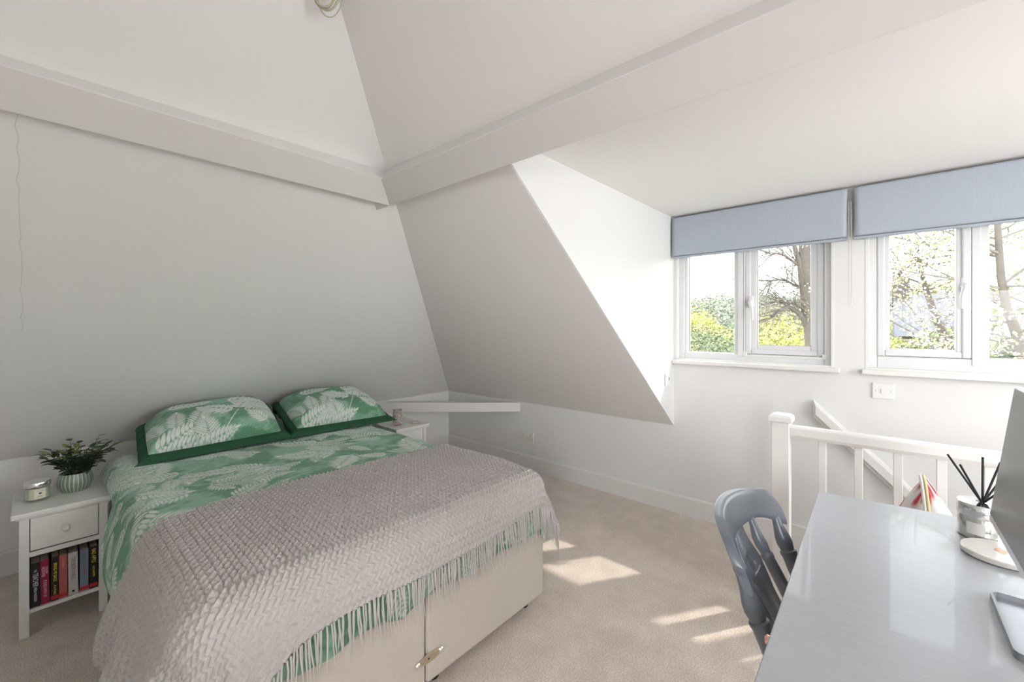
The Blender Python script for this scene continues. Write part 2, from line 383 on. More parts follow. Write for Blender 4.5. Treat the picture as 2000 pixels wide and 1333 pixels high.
w1, ring1 = win_frame(1, W1, [(2.419, 2.712, 1.130, None), (2.842, 3.132, 1.187, (2.776, 3.186, 1.128))], 0.056, -0.014)
MB().box((-0.11, 2.736, W1[2]+0.04), (-0.03, 2.776, W1[3]-0.04)).build('mullion', M['upvc'], w1, bevel=0.004)
ring1('gasket', 2.768, 3.200, 1.112, 1.96, 0.010, -0.030, -0.04, M['gasket'], 0.002)
for yy, zz in ((3.178, 1.112), (2.768, 1.112)):
    MB().box((-0.032, yy, zz), (-0.026, yy+0.022, zz+0.03)).build('gasket_corner', M['gasket'], w1, bevel=0.004)
w2, ring2 = win_frame(2, W2, [(3.469, 3.714, 1.186, (3.417, 3.764, 1.146)), (3.824, 4.185, 1.150, None)], 0.074, 0.004)
MB().box((-0.11, 3.764, W2[2]+0.04), (-0.03, 3.795, W2[3]-0.04)).build('mullion', M['upvc'], w2, bevel=0.004)
w3, ring3 = win_frame(3, W3, [(4.515, 4.80, 1.15, None), (4.90, 5.225, 1.15, None)], 0.074, 0.0)  # added unseen third window, gives more light from the dormer side
MB().box((-0.11, 4.835, W3[2]+0.04), (-0.03, 4.865, W3[3]-0.04)).build('mullion', M['upvc'], w3, bevel=0.004)
w4 = struct('window_4')
q = MB()
for a, b in ((W4[0], W4[0]+0.05), ((W4[0]+W4[1])/2-0.03, (W4[0]+W4[1])/2+0.03), (W4[1]-0.05, W4[1])): q.box((a, RY+0.04, W4[2]), (b, RY+0.10, W4[3]))
q.box((W4[0], RY+0.04, W4[2]), (W4[1], RY+0.10, W4[2]+0.05)).box((W4[0], RY+0.04, W4[3]-0.05), (W4[1], RY+0.10, W4[3])).build('outer_frame', M['upvc'], w4)
MB().box((W4[0]+0.04, RY+0.068, W4[2]+0.04), (W4[1]-0.04, RY+0.074, W4[3]-0.04)).build('glass_pane', M['pane'], w4)
w5 = struct('window_5')
q = MB()
for a, b in ((W5[0], W5[0]+0.05), ((W5[0]+W5[1])/2-0.03, (W5[0]+W5[1])/2+0.03), (W5[1]-0.05, W5[1])): q.box((RX+0.04, a, W5[2]), (RX+0.10, b, W5[3]))
q.box((RX+0.04, W5[0], W5[2]), (RX+0.10, W5[1], W5[2]+0.05)).box((RX+0.04, W5[0], W5[3]-0.05), (RX+0.10, W5[1], W5[3])).build('outer_frame', M['upvc'], w5)
MB().box((RX+0.068, W5[0]+0.04, W5[2]+0.04), (RX+0.074, W5[1]-0.04, W5[3]-0.04)).build('glass_pane', M['pane'], w5)
def sill(n_, par, a, b):
    MB().box((-0.036, a+0.03, 1.052), (0.0, b-0.03, 1.072)).box((0.0, a, 1.045), (0.042, b, 1.072)).build('window_sill', M['gloss'], par, bevel=0.006)
sill(1, w1, 2.337, 3.262); sill(2, w2, 3.355, 4.28); sill(3, w3, 4.40, 5.34)
def handle(par, y, z, s):
    hh = MB().box((-0.05, y-0.014, z-0.03), (-0.032, y+0.014, z+0.045)).build('handle_plate', M['upvc'], par, bevel=0.005)
    h = MB().lathe([(0.016, 0), (0.017, 0.006), (0.015, 0.02), (0.008, 0.026)], 16, M4=Matrix.Translation((-0.034, y, z)) @ Matrix.Rotation(PI/2, 4, 'Y'))
    h.tube([(-0.014, y, z), (-0.006, y-0.004*s, z-0.02), (0.0, y-0.012*s, z-0.045), (0.0, y-0.014*s, z-0.11)], [0.012, 0.011, 0.009, 0.007], 10)
    h.build('window_handle', M['upvc'], par, smooth=40)
    MB().lathe([(0.004, 0), (0.004, 0.002)], 10, M4=Matrix.Translation((-0.009, y+0.002, z+0.002)) @ Matrix.Rotation(PI/2, 4, 'Y')).build('handle_lock', M['chrome'], par)
handle(w1, 2.812, 1.455, -1); handle(w2, 3.742, 1.50, 1)

# ------------------------------------------------------------------ blinds
def blind(y0, y1, label, cord):
    t = thing('roman_blind', label, 'blind', (0.0, (y0+y1)/2, 2.058), 0, 'blue grey blinds over the windows')
    h = (y1-y0)/2
    MB().box((0.004, -h+0.01, -0.045), (0.05, h-0.01, 0.0)).build('headrail', M['gloss'], t, bevel=0.003)
    n, m = 40, 24; V = np.zeros((m, n, 3))
    zz = np.linspace(-0.004, -0.268, m); yy = np.linspace(-h, h, n)
    for i, z in enumerate(zz):
        f = (z+0.004)/-0.264
        V[i, :, 0] = 0.062+0.006*math.sin(PI*f)+0.010*max(0, f-0.9)*8*(1-max(0, f-0.9)*8)
        V[i, :, 1] = yy*(1+0.006*math.sin(PI*f)*-1); V[i, :, 2] = z
    V[:, :, 0] += 0.002*np.sin(yy*9)[None, :]*np.linspace(0, 1, m)[:, None]
    grid_obj('front_panel', V, M['blind'], t, thick=0.004)
    for k, (x, zb) in enumerate(((0.046, -0.255), (0.034, -0.262), (0.022, -0.268))):
        MB().box((x-0.004, -h+0.004, zb), (x+0.003, h-0.004, -0.03)).build('rear_fold', M['blind'], t, bevel=0.003)
    MB().tube([(0.052, -h+0.002, -0.276), (0.052, h-0.002, -0.276)], 0.0085, 10).build('bottom_bar', M['blind'], t, smooth=50)
    if cord:
        q = MB(); pts = []
        for k in range(41):
            a = k/40.0
            if a < 0.45: pts.append((0.066, h+0.006, -0.08-0.55*a/0.45))
            elif a < 0.55:
                b = (a-0.45)/0.1*PI; pts.append((0.066, h+0.012-0.006*math.cos(b), -0.63-0.012*math.sin(b)))
            else: pts.append((0.066, h+0.018-0.004*(a-0.55), -0.63+0.55*(a-0.55)/0.45))
        q.tube(pts, 0.0016, 6)
        q.build('bead_chain', M['chain'], t, smooth=60)
    return t
blind(2.345, 3.296, 'blue grey fabric blind over the left dormer window with hanging bead chain', True)
blind(3.324, 4.275, 'blue grey fabric blind cut by the right edge of the photo', False)

# ------------------------------------------------------------------ sockets and switches
t = thing('double_socket', 'cream double plug socket low on the wall right of the bed', 'socket', (0.0, 0.999, 0.297))
MB().box((0, -0.078, -0.046), (0.010, 0.078, 0.046)).build('socket_plate', M['socket'], t, bevel=0.003)
for s in (-1, 1):
    MB().box((0.010, 0.008*s, 0.010), (0.0135, 0.022*s, 0.032)).build('rocker', M['socket'], t, bevel=0.001)
    q = MB(); c = 0.045*s
    q.box((0.0098, c-0.003, 0.006), (0.0106, c+0.003, 0.014)); q.box((0.0098, c-0.016, -0.016), (0.0106, c-0.009, -0.012)); q.box((0.0098, c+0.009, -0.016), (0.0106, c+0.016, -0.012))
    q.build('pin_holes', M['groove'], t)
t = thing('light_switch', 'white single light switch below the right window', 'switch', (0.0, 3.442, 0.961))
MB().box((0, -0.0445, -0.042), (0.009, 0.0445, 0.042)).build('switch_plate', M['switch'], t, bevel=0.003)
MB().box((0.009, -0.009, -0.013), (0.0135, 0.009, 0.013)).build('rocker', M['switch'], t, bevel=0.001)
for s in (-1, 1): MB().lathe([(0.0035, 0), (0.003, 0.0012)], 10, M4=Matrix.Translation((0.009, 0.031*s, 0)) @ Matrix.Rotation(PI/2, 4, 'Y')).build('screw', M['alu'], t)
t = thing('outlet_plate', 'small white outlet on the dormer side wall beside the left window', 'outlet', (0.125, YC, 0.945))
MB().box((-0.043, 0, -0.043), (0.043, 0.010, 0.043)).build('outlet_cover', M['switch'], t, bevel=0.003)
MB().box((-0.012, 0.0098, -0.008), (-0.004, 0.0106, 0.010)).build('outlet_hole', M['groove'], t)

# ------------------------------------------------------------------ banister
XN = 0.70
t = thing('stair_banister', 'white painted stair banister with square newel post behind the desk', 'banister', (XN, 3.088, 0.0))
MB().box((-0.035, -0.035, -0.0), (0.035, 0.035, 0.868)).build('newel_post', M['gloss'], t, bevel=0.003)
nc = MB()
nc.box((-0.046, -0.046, 0.868), (0.046, 0.046, 0.884))
n8 = 8; vs = []; fs = []
for j in range(6):
    f = j/5.0; r = 0.046*math.cos(f*PI/2*0.96)**0.7; z = 0.884+0.020*math.sin(f*PI/2)
    for (sx_, sy_) in ((-1,-1),(1,-1),(1,1),(-1,1)): vs.append((sx_*r, sy_*r, z))
for j in range(5):
    for k in range(4): fs.append((j*4+k, j*4+(k+1)%4, (j+1)*4+(k+1)%4, (j+1)*4+k))
fs.append((20, 21, 22, 23)); nc.add(vs, fs)
nc.build('newel_cap', M['gloss'], t, bevel=0.002)
MB().prism([(-0.022, 0.035, 0.800), (0.022, 0.035, 0.800), (0.030, 0.035, 0.815), (0.030, 0.035, 0.846), (0.022, 0.035, 0.853), (-0.022, 0.035, 0.853), (-0.030, 0.035, 0.846), (-0.030, 0.035, 0.815)], (0, 1.88, 0)).build('handrail', M['gloss'], t, bevel=0.002)
bal0 = None
for k in range(15):
    y = 0.153+0.1215*k
    if bal0 is None:
        bal0 = MB().box((-0.014, -0.014, 0.03), (0.014, 0.014, 0.805)).build('baluster', M['gloss'], t, bevel=0.002); bal0.location = (0, y, 0)
    else: share(bal0, loc=(0, y, 0))
MB().box((-0.03, 0.035, 0.0), (0.03, 1.915, 0.032)).build('base_rail', M['gloss'], t, bevel=0.003)
t = tag(MB().prism([(0.0, 3.14, 0.780), (0.0, 3.14, 0.883), (0.0, 4.6, -0.56), (0.0, 4.6, -0.665)], (0.028, 0, 0)).prism([(0.028, 3.15, 0.80), (0.028, 3.15, 0.865), (0.028, 4.6, -0.575), (0.028, 4.6, -0.645)], (0.022, 0, 0)).build('wall_handrail', M['gloss'], bevel=0.006, seg=3),
        'white sloping handrail fixed to the wall below the windows', 'handrail')

# ================================================================== THE BED
BX0, BX1, BY0, BY1 = 1.405, 2.755, 0.355, 2.252
bed = thing('divan_bed', 'beige double divan bed base with white mattress under the fern bedding', 'bed', ((BX0+BX1)/2, (BY0+BY1)/2, 0))
ox, oy = (BX0+BX1)/2, (BY0+BY1)/2; BXM = 2.728
for a, b in ((BX0, ox-0.002), (ox+0.002, BXM)):
    MB().box((a-ox, BY0-oy, 0.055), (b-ox, BY1-oy, 0.37)).build('base_half', M['divan'], bed, bevel=0.016, seg=4)
for xx in (BX0+0.07, ox-0.08, ox+0.08, BX1-0.07):
    for yy in (BY0+0.12, BY1-0.07):
        MB().lathe([(0.016, 0), (0.022, 0.004), (0.022, 0.03), (0.014, 0.035), (0.014, 0.06)], 14, c=(xx-ox, yy-oy, 0)).build('castor', M['black'], bed, smooth=40)
MB().box((BX0+0.005-ox, BY0-oy, 0.37), (BXM-0.003-ox, BY1-0.01-oy, 0.592)).build('mattress', M['sheet'], bed, bevel=0.05, seg=5)
# link bar across the two halves
lk = MB(); L0 = Vector((2.118-ox, BY1-oy, 0.150)); L1 = Vector((2.022-ox, BY1-oy, 0.146)); poly = []
for k in range(24):
    a = 2*PI*k/24; poly.append(((2.07-ox)+0.060*math.cos(a)*(1-0.0*abs(math.sin(a))), BY1-oy, 0.150+0.016*math.sin(a)*abs(math.sin(a))**0.2))
lk.prism(poly, (0, 0.004, 0)).build('link_bar', M['brassy'], bed, bevel=0.001)
for s in (-1, 1):
    MB().lathe([(0.011, 0), (0.011, 0.003), (0.007, 0.007)], 14, M4=Matrix.Translation((2.07-ox+0.05*s, BY1-oy+0.003, 0.150)) @ Matrix.Rotation(-PI/2, 4, 'X')).build('link_screw', M['chrome'], bed, smooth=40)
MB().lathe([(0.0035, 0), (0.0035, 0.001)], 10, M4=Matrix.Translation((2.075-ox, BY1-oy+0.0042, 0.150)) @ Matrix.Rotation(-PI/2, 4, 'X')).build('link_hole', M['groove'], bed)

# ---- fern print raster ------------------------------------------------
class Print:
    def __init__(s, u0, u1, v0, v1, cell):
        s.u0, s.v0, s.c = u0, v0, cell; s.n = int((u1-u0)/cell)+1; s.m = int((v1-v0)/cell)+1
        s.leaf = np.zeros((s.n, s.m), np.float32); s.vein = np.zeros((s.n, s.m), np.float32); s.ghost = np.zeros((s.n, s.m), np.float32)
    def _win(s, cu, cv, R):
        i0 = max(0, int((cu-R-s.u0)/s.c)); i1 = min(s.n, int((cu+R-s.u0)/s.c)+2)
        j0 = max(0, int((cv-R-s.v0)/s.c)); j1 = min(s.m, int((cv+R-s.v0)/s.c)+2)
        if i0 >= i1 or j0 >= j1: return None
        U, V = np.meshgrid(s.u0+s.c*np.arange(i0, i1), s.v0+s.c*np.arange(j0, j1), indexing='ij')
        return (slice(i0, i1), slice(j0, j1)), U, V
    def leaflet(s, u, v, ang, L, W, layer='leaf', serr=0.18, vein=True):
        q = s._win(u+math.cos(ang)*L/2, v+math.sin(ang)*L/2, L*0.6+W)
        if q is None: return
        sl, U, V = q; ca, sa = math.cos(ang), math.sin(ang)
        a = (U-u)*ca+(V-v)*sa; b = -(U-u)*sa+(V-v)*ca
        f = np.clip(a/L, 0, 1)
        w_ = W*np.sin(PI*f**0.75)**0.8*(1-serr*np.abs(((a-np.abs(b)*0.7)/L*9) % 1.0-0.5)*2)
        msk = sstep(w_-np.abs(b), -s.c*0.5, s.c*0.7)*((a > 0) & (a < L))
        if layer == 'leaf':
            gap = sstep(-np.abs(np.abs(b)-w_-s.c*0.9), -s.c*1.0, -s.c*0.2)*((a > 0) & (a < L*1.02)); s.leaf[sl] *= 1-0.8*gap; s.vein[sl] *= 1-gap
        A = getattr(s, layer); A[sl] = np.maximum(A[sl], msk)
        if layer == 'leaf':
            if vein:
                s.vein[sl] *= (1-msk)
                vn = sstep(s.c*0.45-np.abs(b), -s.c*0.4, s.c*0.3)*msk*0.8
                lat = (np.abs(((a-np.abs(b)*0.9)/L*7) % 1.0-0.5) > 0.40)*msk*0.4
                s.vein[sl] = np.maximum(s.vein[sl], np.maximum(vn, lat))
    def stem(s, pts, r):
        for (u, v) in pts:
            q = s._win(u, v, r*2+s.c)
            if q is None: continue
            sl, U, V = q; d = np.hypot(U-u, V-v); s.leaf[sl] = np.maximum(s.leaf[sl], sstep(r-d, -s.c*0.5, s.c*0.5))
    def frond(s, u, v, ang, L, W, n=11, bend=0.0, layer='leaf', fat=0.30, tip=True):
        pts = []; p = np.array([u, v]); a = ang; st = L/60.0
        for k in range(61):
            pts.append((p[0], p[1], a)); a += bend/60; p = p+st*np.array([math.cos(a), math.sin(a)])
        if layer == 'leaf': s.stem([(x, y) for x, y, _ in pts], max(0.0016, s.c*0.5))
        for k in range(n):
            f = 0.16+0.80*k/(n-1); x, y, a = pts[int(f*60)]
            l = W*math.sin(PI*min(1, (f*0.8+0.14)))**0.9*(1.05-0.35*f)
            for sg in (-1, 1):
                s.leaflet(x, y, a+sg*(1.02-0.35*f), l*random.uniform(0.92, 1.08), min(l*0.24, 0.80*L/(n-1)*(0.30+0.27*fat)), layer, vein=(l > 0.024))
        if tip: s.leaflet(pts[52][0], pts[52][1], pts[55][2], L*0.2, W*0.12, layer, vein=False)
    def spray(s, u, v, ang, L):
        """a branching stem carrying several fronds"""
        pts = []; a = ang; p = np.array([u, v]); bend = random.uniform(-0.7, 0.7)
        for k in range(40):
            pts.append((p[0], p[1], a)); a += bend/40; p = p+L/40*np.array([math.cos(a), math.sin(a)])
        s.stem([(x, y) for x, y, _ in pts], max(0.0020, s.c*0.55))
        nb = 3
        for k in range(nb):
            x, y, a = pts[int(40*(0.30+0.22*k))]
            for sg in (-1, 1):
                s.frond(x, y, a+sg*random.uniform(0.7, 1.0), L*(0.55-0.09*k)*random.uniform(0.9, 1.1), L*0.20*(1-0.18*k), 9, bend=-sg*random.uniform(0.1, 0.5), fat=random.choice([0.34, 0.42, 0.5]))
        x, y, a = pts[-1]; s.frond(x, y, a, L*0.5, L*0.17, 9, bend*0.6, fat=0.4)
    def colors(s, seed=1, leafc=(0.79, 0.81, 0.77), g0=(0.115, 0.285, 0.170), g1=(0.28, 0.475, 0.355)):
        i = np.arange(s.n)[:, None]*s.c; j = np.arange(s.m)[None, :]*s.c
        a = fbm(i*9+0*j, j*9+0*i, seed, 4); b = fbm(i*30+0*j, j*60+0*i, seed+9, 2)
        t = sstep(0.75*a+0.25*b, 0.36, 0.62)
        t = np.clip(t-0.55*s.ghost*(0.5+0.5*b), 0, 1)[..., None]
        base = np.array(g0)*(1-t)+np.array(g1)*t
        c = base*(1-s.leaf[..., None])+np.array(leafc)*(0.93+0.1*b[..., None])*s.leaf[..., None]
        vn = s.vein[..., None]*0.5
        c = c*(1-vn)+np.array((0.20, 0.34, 0.25))*vn
        return c.astype(np.float32)
    def sample(s, C, U, V):
        fi = np.clip((U-s.u0)/s.c, 0, s.n-1.001); fj = np.clip((V-s.v0)/s.c, 0, s.m-1.001)
        i = fi.astype(int); j = fj.astype(int); fi = (fi-i)[..., None]; fj = (fj-j)[..., None]
        return (C[i, j]*(1-fi)+C[i+1, j]*fi)*(1-fj)+(C[i, j+1]*(1-fi)+C[i+1, j+1]*fi)*fj

# ---- draped cloth ------------------------------------------------------
def drape(Sg, Tg, x0, x1, y1, ztop, r, flare, ripple, seed, k_r=26.0):
    """sheet coordinates (s across, t along the bed) -> position of a cloth laid over the bed and hanging at both sides and the foot"""
    ix0, ix1, iy1 = x0+r, x1-r, y1-r
    dx = np.where(Sg > ix1, Sg-ix1, np.where(Sg < ix0, Sg-ix0, 0.0)); dy = np.where(Tg > iy1, Tg-iy1, 0.0)
    L = np.hypot(dx, dy); n = np.where(L > 1e-9, 1.0/np.maximum(L, 1e-9), 0)
    nx, ny = dx*n, dy*n
    a = np.clip(L/r, 0, PI/2); Lh = np.maximum(L-r*PI/2, 0)
    out = r*np.sin(a); down = r*(1-np.cos(a))+Lh
    corner = np.abs(nx*ny)*2
    arc = Sg*np.abs(ny)+Tg*np.abs(nx)+np.arctan2(ny, np.abs(nx))*0.28*corner
    hang = sstep(Lh, 0.0, 0.30)
    out = out+flare(Sg, Tg, Lh, corner, nx)+ripple*hang*(np.sin(arc*k_r+3*fbm(Sg*3, Tg*3, seed))+0.5*np.sin(arc*k_r*2.3+1.7))
    X = np.clip(Sg, ix0, ix1)+nx*out; Y = np.minimum(Tg, iy1)+ny*out; Z = ztop(Sg, Tg)-down
    return np.stack([X, Y, Z], -1)

def bed_top(Sg, Tg):
    z = 0.628+0.020*(fbm(Sg*2.6, Tg*2.6, 21, 3)-0.5)+0.010*(fbm(Sg*9, Tg*7, 33, 2)-0.5)
    return z-0.03*sstep(Tg, 2.0, 2.35)*0.4

# duvet
ss = np.concatenate([np.arange(1.02, 1.36, 0.008), np.arange(1.36, 2.86, 0.0034), np.arange(2.86, 3.22, 0.0045)])
tt = np.concatenate([np.arange(0.44, 0.70, 0.01), np.arange(0.70, 1.74, 0.0034), np.arange(1.74, 2.22, 0.03), np.arange(2.22, 2.53, 0.006)])
Sg, Tg = np.meshgrid(ss, tt, indexing='ij')
hem = 2.455+0.012*np.sin(Sg*21)+0.02*fbm(Sg*5, Sg*0, 3)           # wavy foot hem
Tg = np.where(Tg > 2.2, 2.2+(Tg-2.2)*(hem-2.2)/(2.53-2.2), Tg)
def fl_duvet(s, t, Lh, corner, nx):
    side = np.where(nx > 0, nx*nx, 0.0)
    f = 0.040*np.sin(np.clip(Lh/0.34, 0, 1)*PI)*sstep(t, 0.78, 1.05)*side
    f = f+0.012*np.sin(np.clip(Lh/0.2, 0, 1)*PI)*(1-side)+0.02*corner*np.clip(Lh/0.2, 0, 1)
    return f-0.062*side*(1-sstep(t, 0.80, 1.00))*np.clip(Lh/0.06, 0, 1)
V = drape(Sg, Tg, BX0-0.012, BX1+0.004, BY1+0.006, bed_top, 0.085, fl_duvet, 0.010, 4)
V[..., 2] = np.maximum(V[..., 2], 0.03)
P = Print(1.0, 3.24, 0.42, 2.56, 0.0034)
for k in range(46):
    P.frond(random.uniform(1.0, 3.2), random.uniform(0.5, 2.5), random.uniform(0, 2*PI), random.uniform(0.14, 0.26), 0.07, 8, random.uniform(-.6, .6), 'ghost', 0.5)
rs = random.Random(11)
for gi in range(12):
    for gj in range(12):
        u = 1.03+gi*0.190+rs.uniform(-.05, .05)+(0.095 if gj % 2 else 0); v = 0.46+gj*0.178+rs.uniform(-.05, .05)
        if (gi+gj) % 2 == 0: P.spray(u, v, rs.choice([2.5, 2.9, 0.3, -0.5, 3.4, 0.0])+rs.uniform(-.5, .5), rs.uniform(0.27, 0.36))
        else: P.frond(u, v, rs.uniform(0, 2*PI), rs.uniform(0.20, 0.30), rs.uniform(0.075, 0.105), 10, rs.uniform(-.5, .5), fat=rs.choice([0.28, 0.4, 0.5]))
Cd = P.sample(P.colors(3), Sg, Tg)
duv = grid_obj('duvet', V, M['duvet'], None, Cd, thick=0.006)
tag(duv, 'green duvet printed with pale fern fronds spread over the bed', 'duvet')

# throw -----------------------------------------------------------------
thr = thing('knitted_throw', 'taupe chevron-knit throw with long fringe across the foot of the bed', 'throw', (0, 0, 0))
ss = np.arange(1.13, 3.08, 0.0022); nt_ = 370
Sg = np.repeat(ss[:, None], nt_, 1)
head = 1.575+0.015*np.sin((ss-1.2)*4.0)+0.06*sstep(ss, 2.45, 2.85)-0.02*sstep(ss, 1.5, 1.3)
foot = 2.372+0.010*np.sin(ss*7)+0.035*sstep(ss, 2.2, 2.75)+0.22*sstep(ss, 2.50, 2.82)-0.02*sstep(ss, 1.45, 1.2)
f_ = np.linspace(0, 1, nt_)[None, :]
Tg = head[:, None]*(1-f_)+foot[:, None]*f_
Sg = np.where(Sg > 2.7, 2.7+(Sg-2.7)*(1+0.42*sstep(Tg, 1.72, 2.02)), Sg)
def fl_throw(s, t, Lh, corner, nx):
    side = np.where(nx > 0, nx*nx, 0.0); right = np.where(nx < 0, nx*nx, 0.0)
    h = np.clip(Lh/0.40, 0, 1)
    f = side*(0.045*np.sin(np.clip(Lh/0.34, 0, 1)*PI)*0.9*(1-corner)+0.035*h*(1-corner))+side*h*(0.018+0.046*np.cos((t-1.68)*26.0+2.5*Lh)*(1-0.5*corner))
    f = f+right*(0.11*np.clip(Lh/0.2, 0, 1)**0.8)
    f = f+(1-side)*(1-right)*(0.012*np.sin(np.clip(Lh/0.2, 0, 1)*PI)+0.01)
    return f+0.004
def top_throw(s, t): return bed_top(s, t)+0.012
V = drape(Sg, Tg, BX0-0.020, BX1+0.012, BY1+0.014, top_throw, 0.095, fl_throw, 0.006, 8, 14.0)
V[..., 2] = np.maximum(V[..., 2], 0.05)
# wavy raised yarn ridges
base = V.copy()
du = np.gradient(V, axis=0); dv = np.gradient(V, axis=1); N = np.cross(du, dv); N /= np.maximum(np.linalg.norm(N, axis=-1, keepdims=True), 1e-9)
if N[len(ss)//2, nt_//2, 2] < 0: N = -N
lam, per = 0.0265, 0.0190
ph_ = (Tg/lam) % 1.0; tri = np.where(ph_ < 0.64, ph_/0.64, (1-ph_)/0.36); tri = tri*tri*(3-2*tri)*0.5+tri*0.5
fr = (-(Sg)/per+0.72*tri+0.15*fbm(Sg*4, Tg*4, 5)) % 1.0
fd = np.minimum(np.abs(fr-0.20), 1-np.abs(fr-0.20))
hgt = 0.0054*np.exp(-(fd/0.12)**2)+0.0052*np.where(fr > 0.20, 1-(fr-0.20)/0.80, fr/0.20*0.9+0.1)
V = V+N*(hgt[..., None]-0.001)
tb = grid_obj('knit_body', V, M['throw'], thr, thick=0.004)
# fringe along the foot edge
fq = MB(); rf = random.Random(5)
for i in [int(j+rf.uniform(-2, 2)+d_) for j in range(24, len(ss)-80, 7) for d_ in ((0, 2) if rf.random() < 0.75 else (0,))]:
    p = base[i, -1]; nrm = N[i, -1]; tng = (base[i, -1]-base[i, -4]); tng = tng/np.linalg.norm(tng)
    L_ = rf.uniform(0.080, 0.150); q = p+nrm*0.004; pts = [tuple(q)]; sway = rf.uniform(-0.012, 0.012); d = tng*0.5+np.array([0, 0, -0.5])
    for k in range(1, 6):
        d = d*0.45+np.array([sway*4+rf.uniform(-.22, .22), 0.05+rf.uniform(-.10, .14), -1.0])*0.55; d = d/np.linalg.norm(d)
        q = q+d*L_/5
        if q[1] < BY1+0.026 and 1.42 < q[0] < 2.74: q[1] = BY1+0.026+rf.uniform(0, .004)
        q[2] = max(q[2], 0.02); pts.append(tuple(q))
    fq.tube(pts, [0.0026, 0.0027, 0.0025, 0.0022, 0.0019, 0.0012], 5)
fo = fq.build('fringe', M['throw'], thr, smooth=80); fo['kind'] = 'stuff'

# pillows -----------------------------------------------------------------
def pillow(label, fl, fr_, bl, br, seed, sag):
    t = thing('pillow', label, 'pillow', tuple((np.array(fl)+np.array(fr_))/2), 0, 'fern print pillows at the head of the bed')
    org = (np.array(fl)+np.array(fr_))/2
    fl, fr_, bl, br = [np.array(q) for q in (fl, fr_, bl, br)]
    n, m = 230, 150
    u = np.linspace(0, 1, n)[:, None]; v = np.linspace(0, 1, m)[None, :]
    base = (fl*(1-u)[..., None]+fr_*u[..., None])*(1-v)[..., None]+(bl*(1-u)[..., None]+br*u[..., None])*v[..., None]
    du = np.gradient(base, axis=0); dv = np.gradient(base, axis=1); N = np.cross(du, dv); N /= np.linalg.norm(N, axis=-1, keepdims=True)
    if N[n//2, m//2, 2] < 0: N = -N
    e = lambda a: np.clip(1-np.abs(2*a-1)**3.6, 0, 1)
    puff = (e(u)*e(v))**0.50
    wr = 0.010*(fbm(u*6+0*v, v*5+0*u, seed, 3)-0.5)*2+0.004*np.sin(u*22+v*9)*(1-puff)
    off = 0.145*puff+wr*np.clip(puff*3, 0, 1)
    top = base+N*off[..., None]; top[..., 2] -= sag*np.sin(PI*u)*(1-v)*0
    bot = base-N*(0.03*puff)[..., None]
    Pp = Print(0, 0.70, 0, 0.85, 0.0026)
    rr = random.Random(seed)
    for k in range(14): Pp.frond(rr.uniform(0, .7), rr.uniform(0, .48), rr.uniform(0, 6.28), rr.uniform(.10, .18), .06, 7, 0.3, 'ghost', 0.5)
    Pp.frond(0.055, 0.10, 1.75, 0.21, 0.070, 11, 0.2, fat=0.45); Pp.frond(0.130, 0.12, 1.55, 0.23, 0.076, 12, -0.1, fat=0.45); Pp.frond(0.215, 0.12, 1.35, 0.27, 0.085, 12, -0.2, fat=0.45)
    Pp.frond(0.00, 0.02, 0.42, 0.30, 0.10, 10, 0.3, fat=0.5); Pp.frond(0.05, 0.01, 0.2, 0.26, 0.08, 10, 0.2, fat=0.4)
    Pp.frond(0.30, 0.00, 1.72, 0.23, 0.10, 11, 0, fat=0.5)
    Pp.stem([(0.35+0.11*k/60.0, 0.06+0.19*k/60.0) for k in range(61)], 0.0026)
    Pp.frond(0.46, 0.25, 2.75, 0.24, 0.11, 8, -0.3, fat=0.8); Pp.frond(0.46, 0.25, 1.3, 0.22, 0.10, 7, -0.6, fat=0.9); Pp.frond(0.45, 0.235, 0.10, 0.30, 0.15, 12, -0.5, fat=0.6)
    Pp.frond(0.52, 0.33, 0.0, 0.24, 0.11, 9, -0.5, fat=0.7); Pp.frond(0.38, 0.42, 0.15, 0.34, 0.10, 10, -0.4, fat=0.6); Pp.frond(0.08, 0.43, 0.3, 0.26, 0.08, 9, -0.4, fat=0.5); Pp.frond(0.24, 0.03, 0.25, 0.22, 0.07, 8, 0.2, fat=0.5)
    Pp.frond(0.1, 0.58, 0.2, 0.3, 0.1, 10, 0.3, fat=0.5); Pp.frond(0.45, 0.62, 0.1, 0.25, 0.1, 10, -0.3, fat=0.5)
    Pp.frond(0.62, 0.10, 2.2, 0.16, 0.07, 8, 0.2, fat=0.5)
    arc = np.concatenate([np.zeros((n, 1)), np.cumsum(np.linalg.norm(np.diff(top, axis=1), axis=-1), 1)], 1)      # fabric length from the front seam
    C = Pp.sample(Pp.colors(seed, leafc=(0.79, 0.81, 0.78)), u*0.70+0*v, arc*1.15)
    b_ = grid_obj('pillow_front', top-org, M['pillow'], t, C)
    grid_obj('pillow_back', (bot-org)[:, ::-1], M['dkgreen'], t)
    # dark green oxford border: strip outside the body on four sides
    k = 60; wd = 0.052; ring = []
    cen = base.mean(axis=(0, 1)); exu = (fr_-fl)/np.linalg.norm(fr_-fl); exv = (bl-fl)/np.linalg.norm(bl-fl)
    edge = [fl+(fr_-fl)*q for q in np.linspace(0, 1, k)]+[fr_+(br-fr_)*q for q in np.linspace(0, 1, k)]+[br+(bl-br)*q for q in np.linspace(0, 1, k)]+[bl+(fl-bl)*q for q in np.linspace(0, 1, k)]
    dirs = []
    for a in range(4):
        for q in np.linspace(0, 1, k):
            sc_ = [1.0, 0.6, 0.45, 0.6][a]
            d0 = [-exv, exu, exv, -exu][a]; prev = [-exu, -exv, exu, exv][a]; nxt = [exu, exv, -exu, -exv][a]
            d = d0.copy()
            if q < 0.10: d = d0+prev*(1-q/0.10)
            if q > 0.90: d = d0+nxt*(1-(1-q)/0.10)
            dirs.append(d*sc_-np.array([0, 0, 1.0])*(1.3 if a == 2 else 0.0))
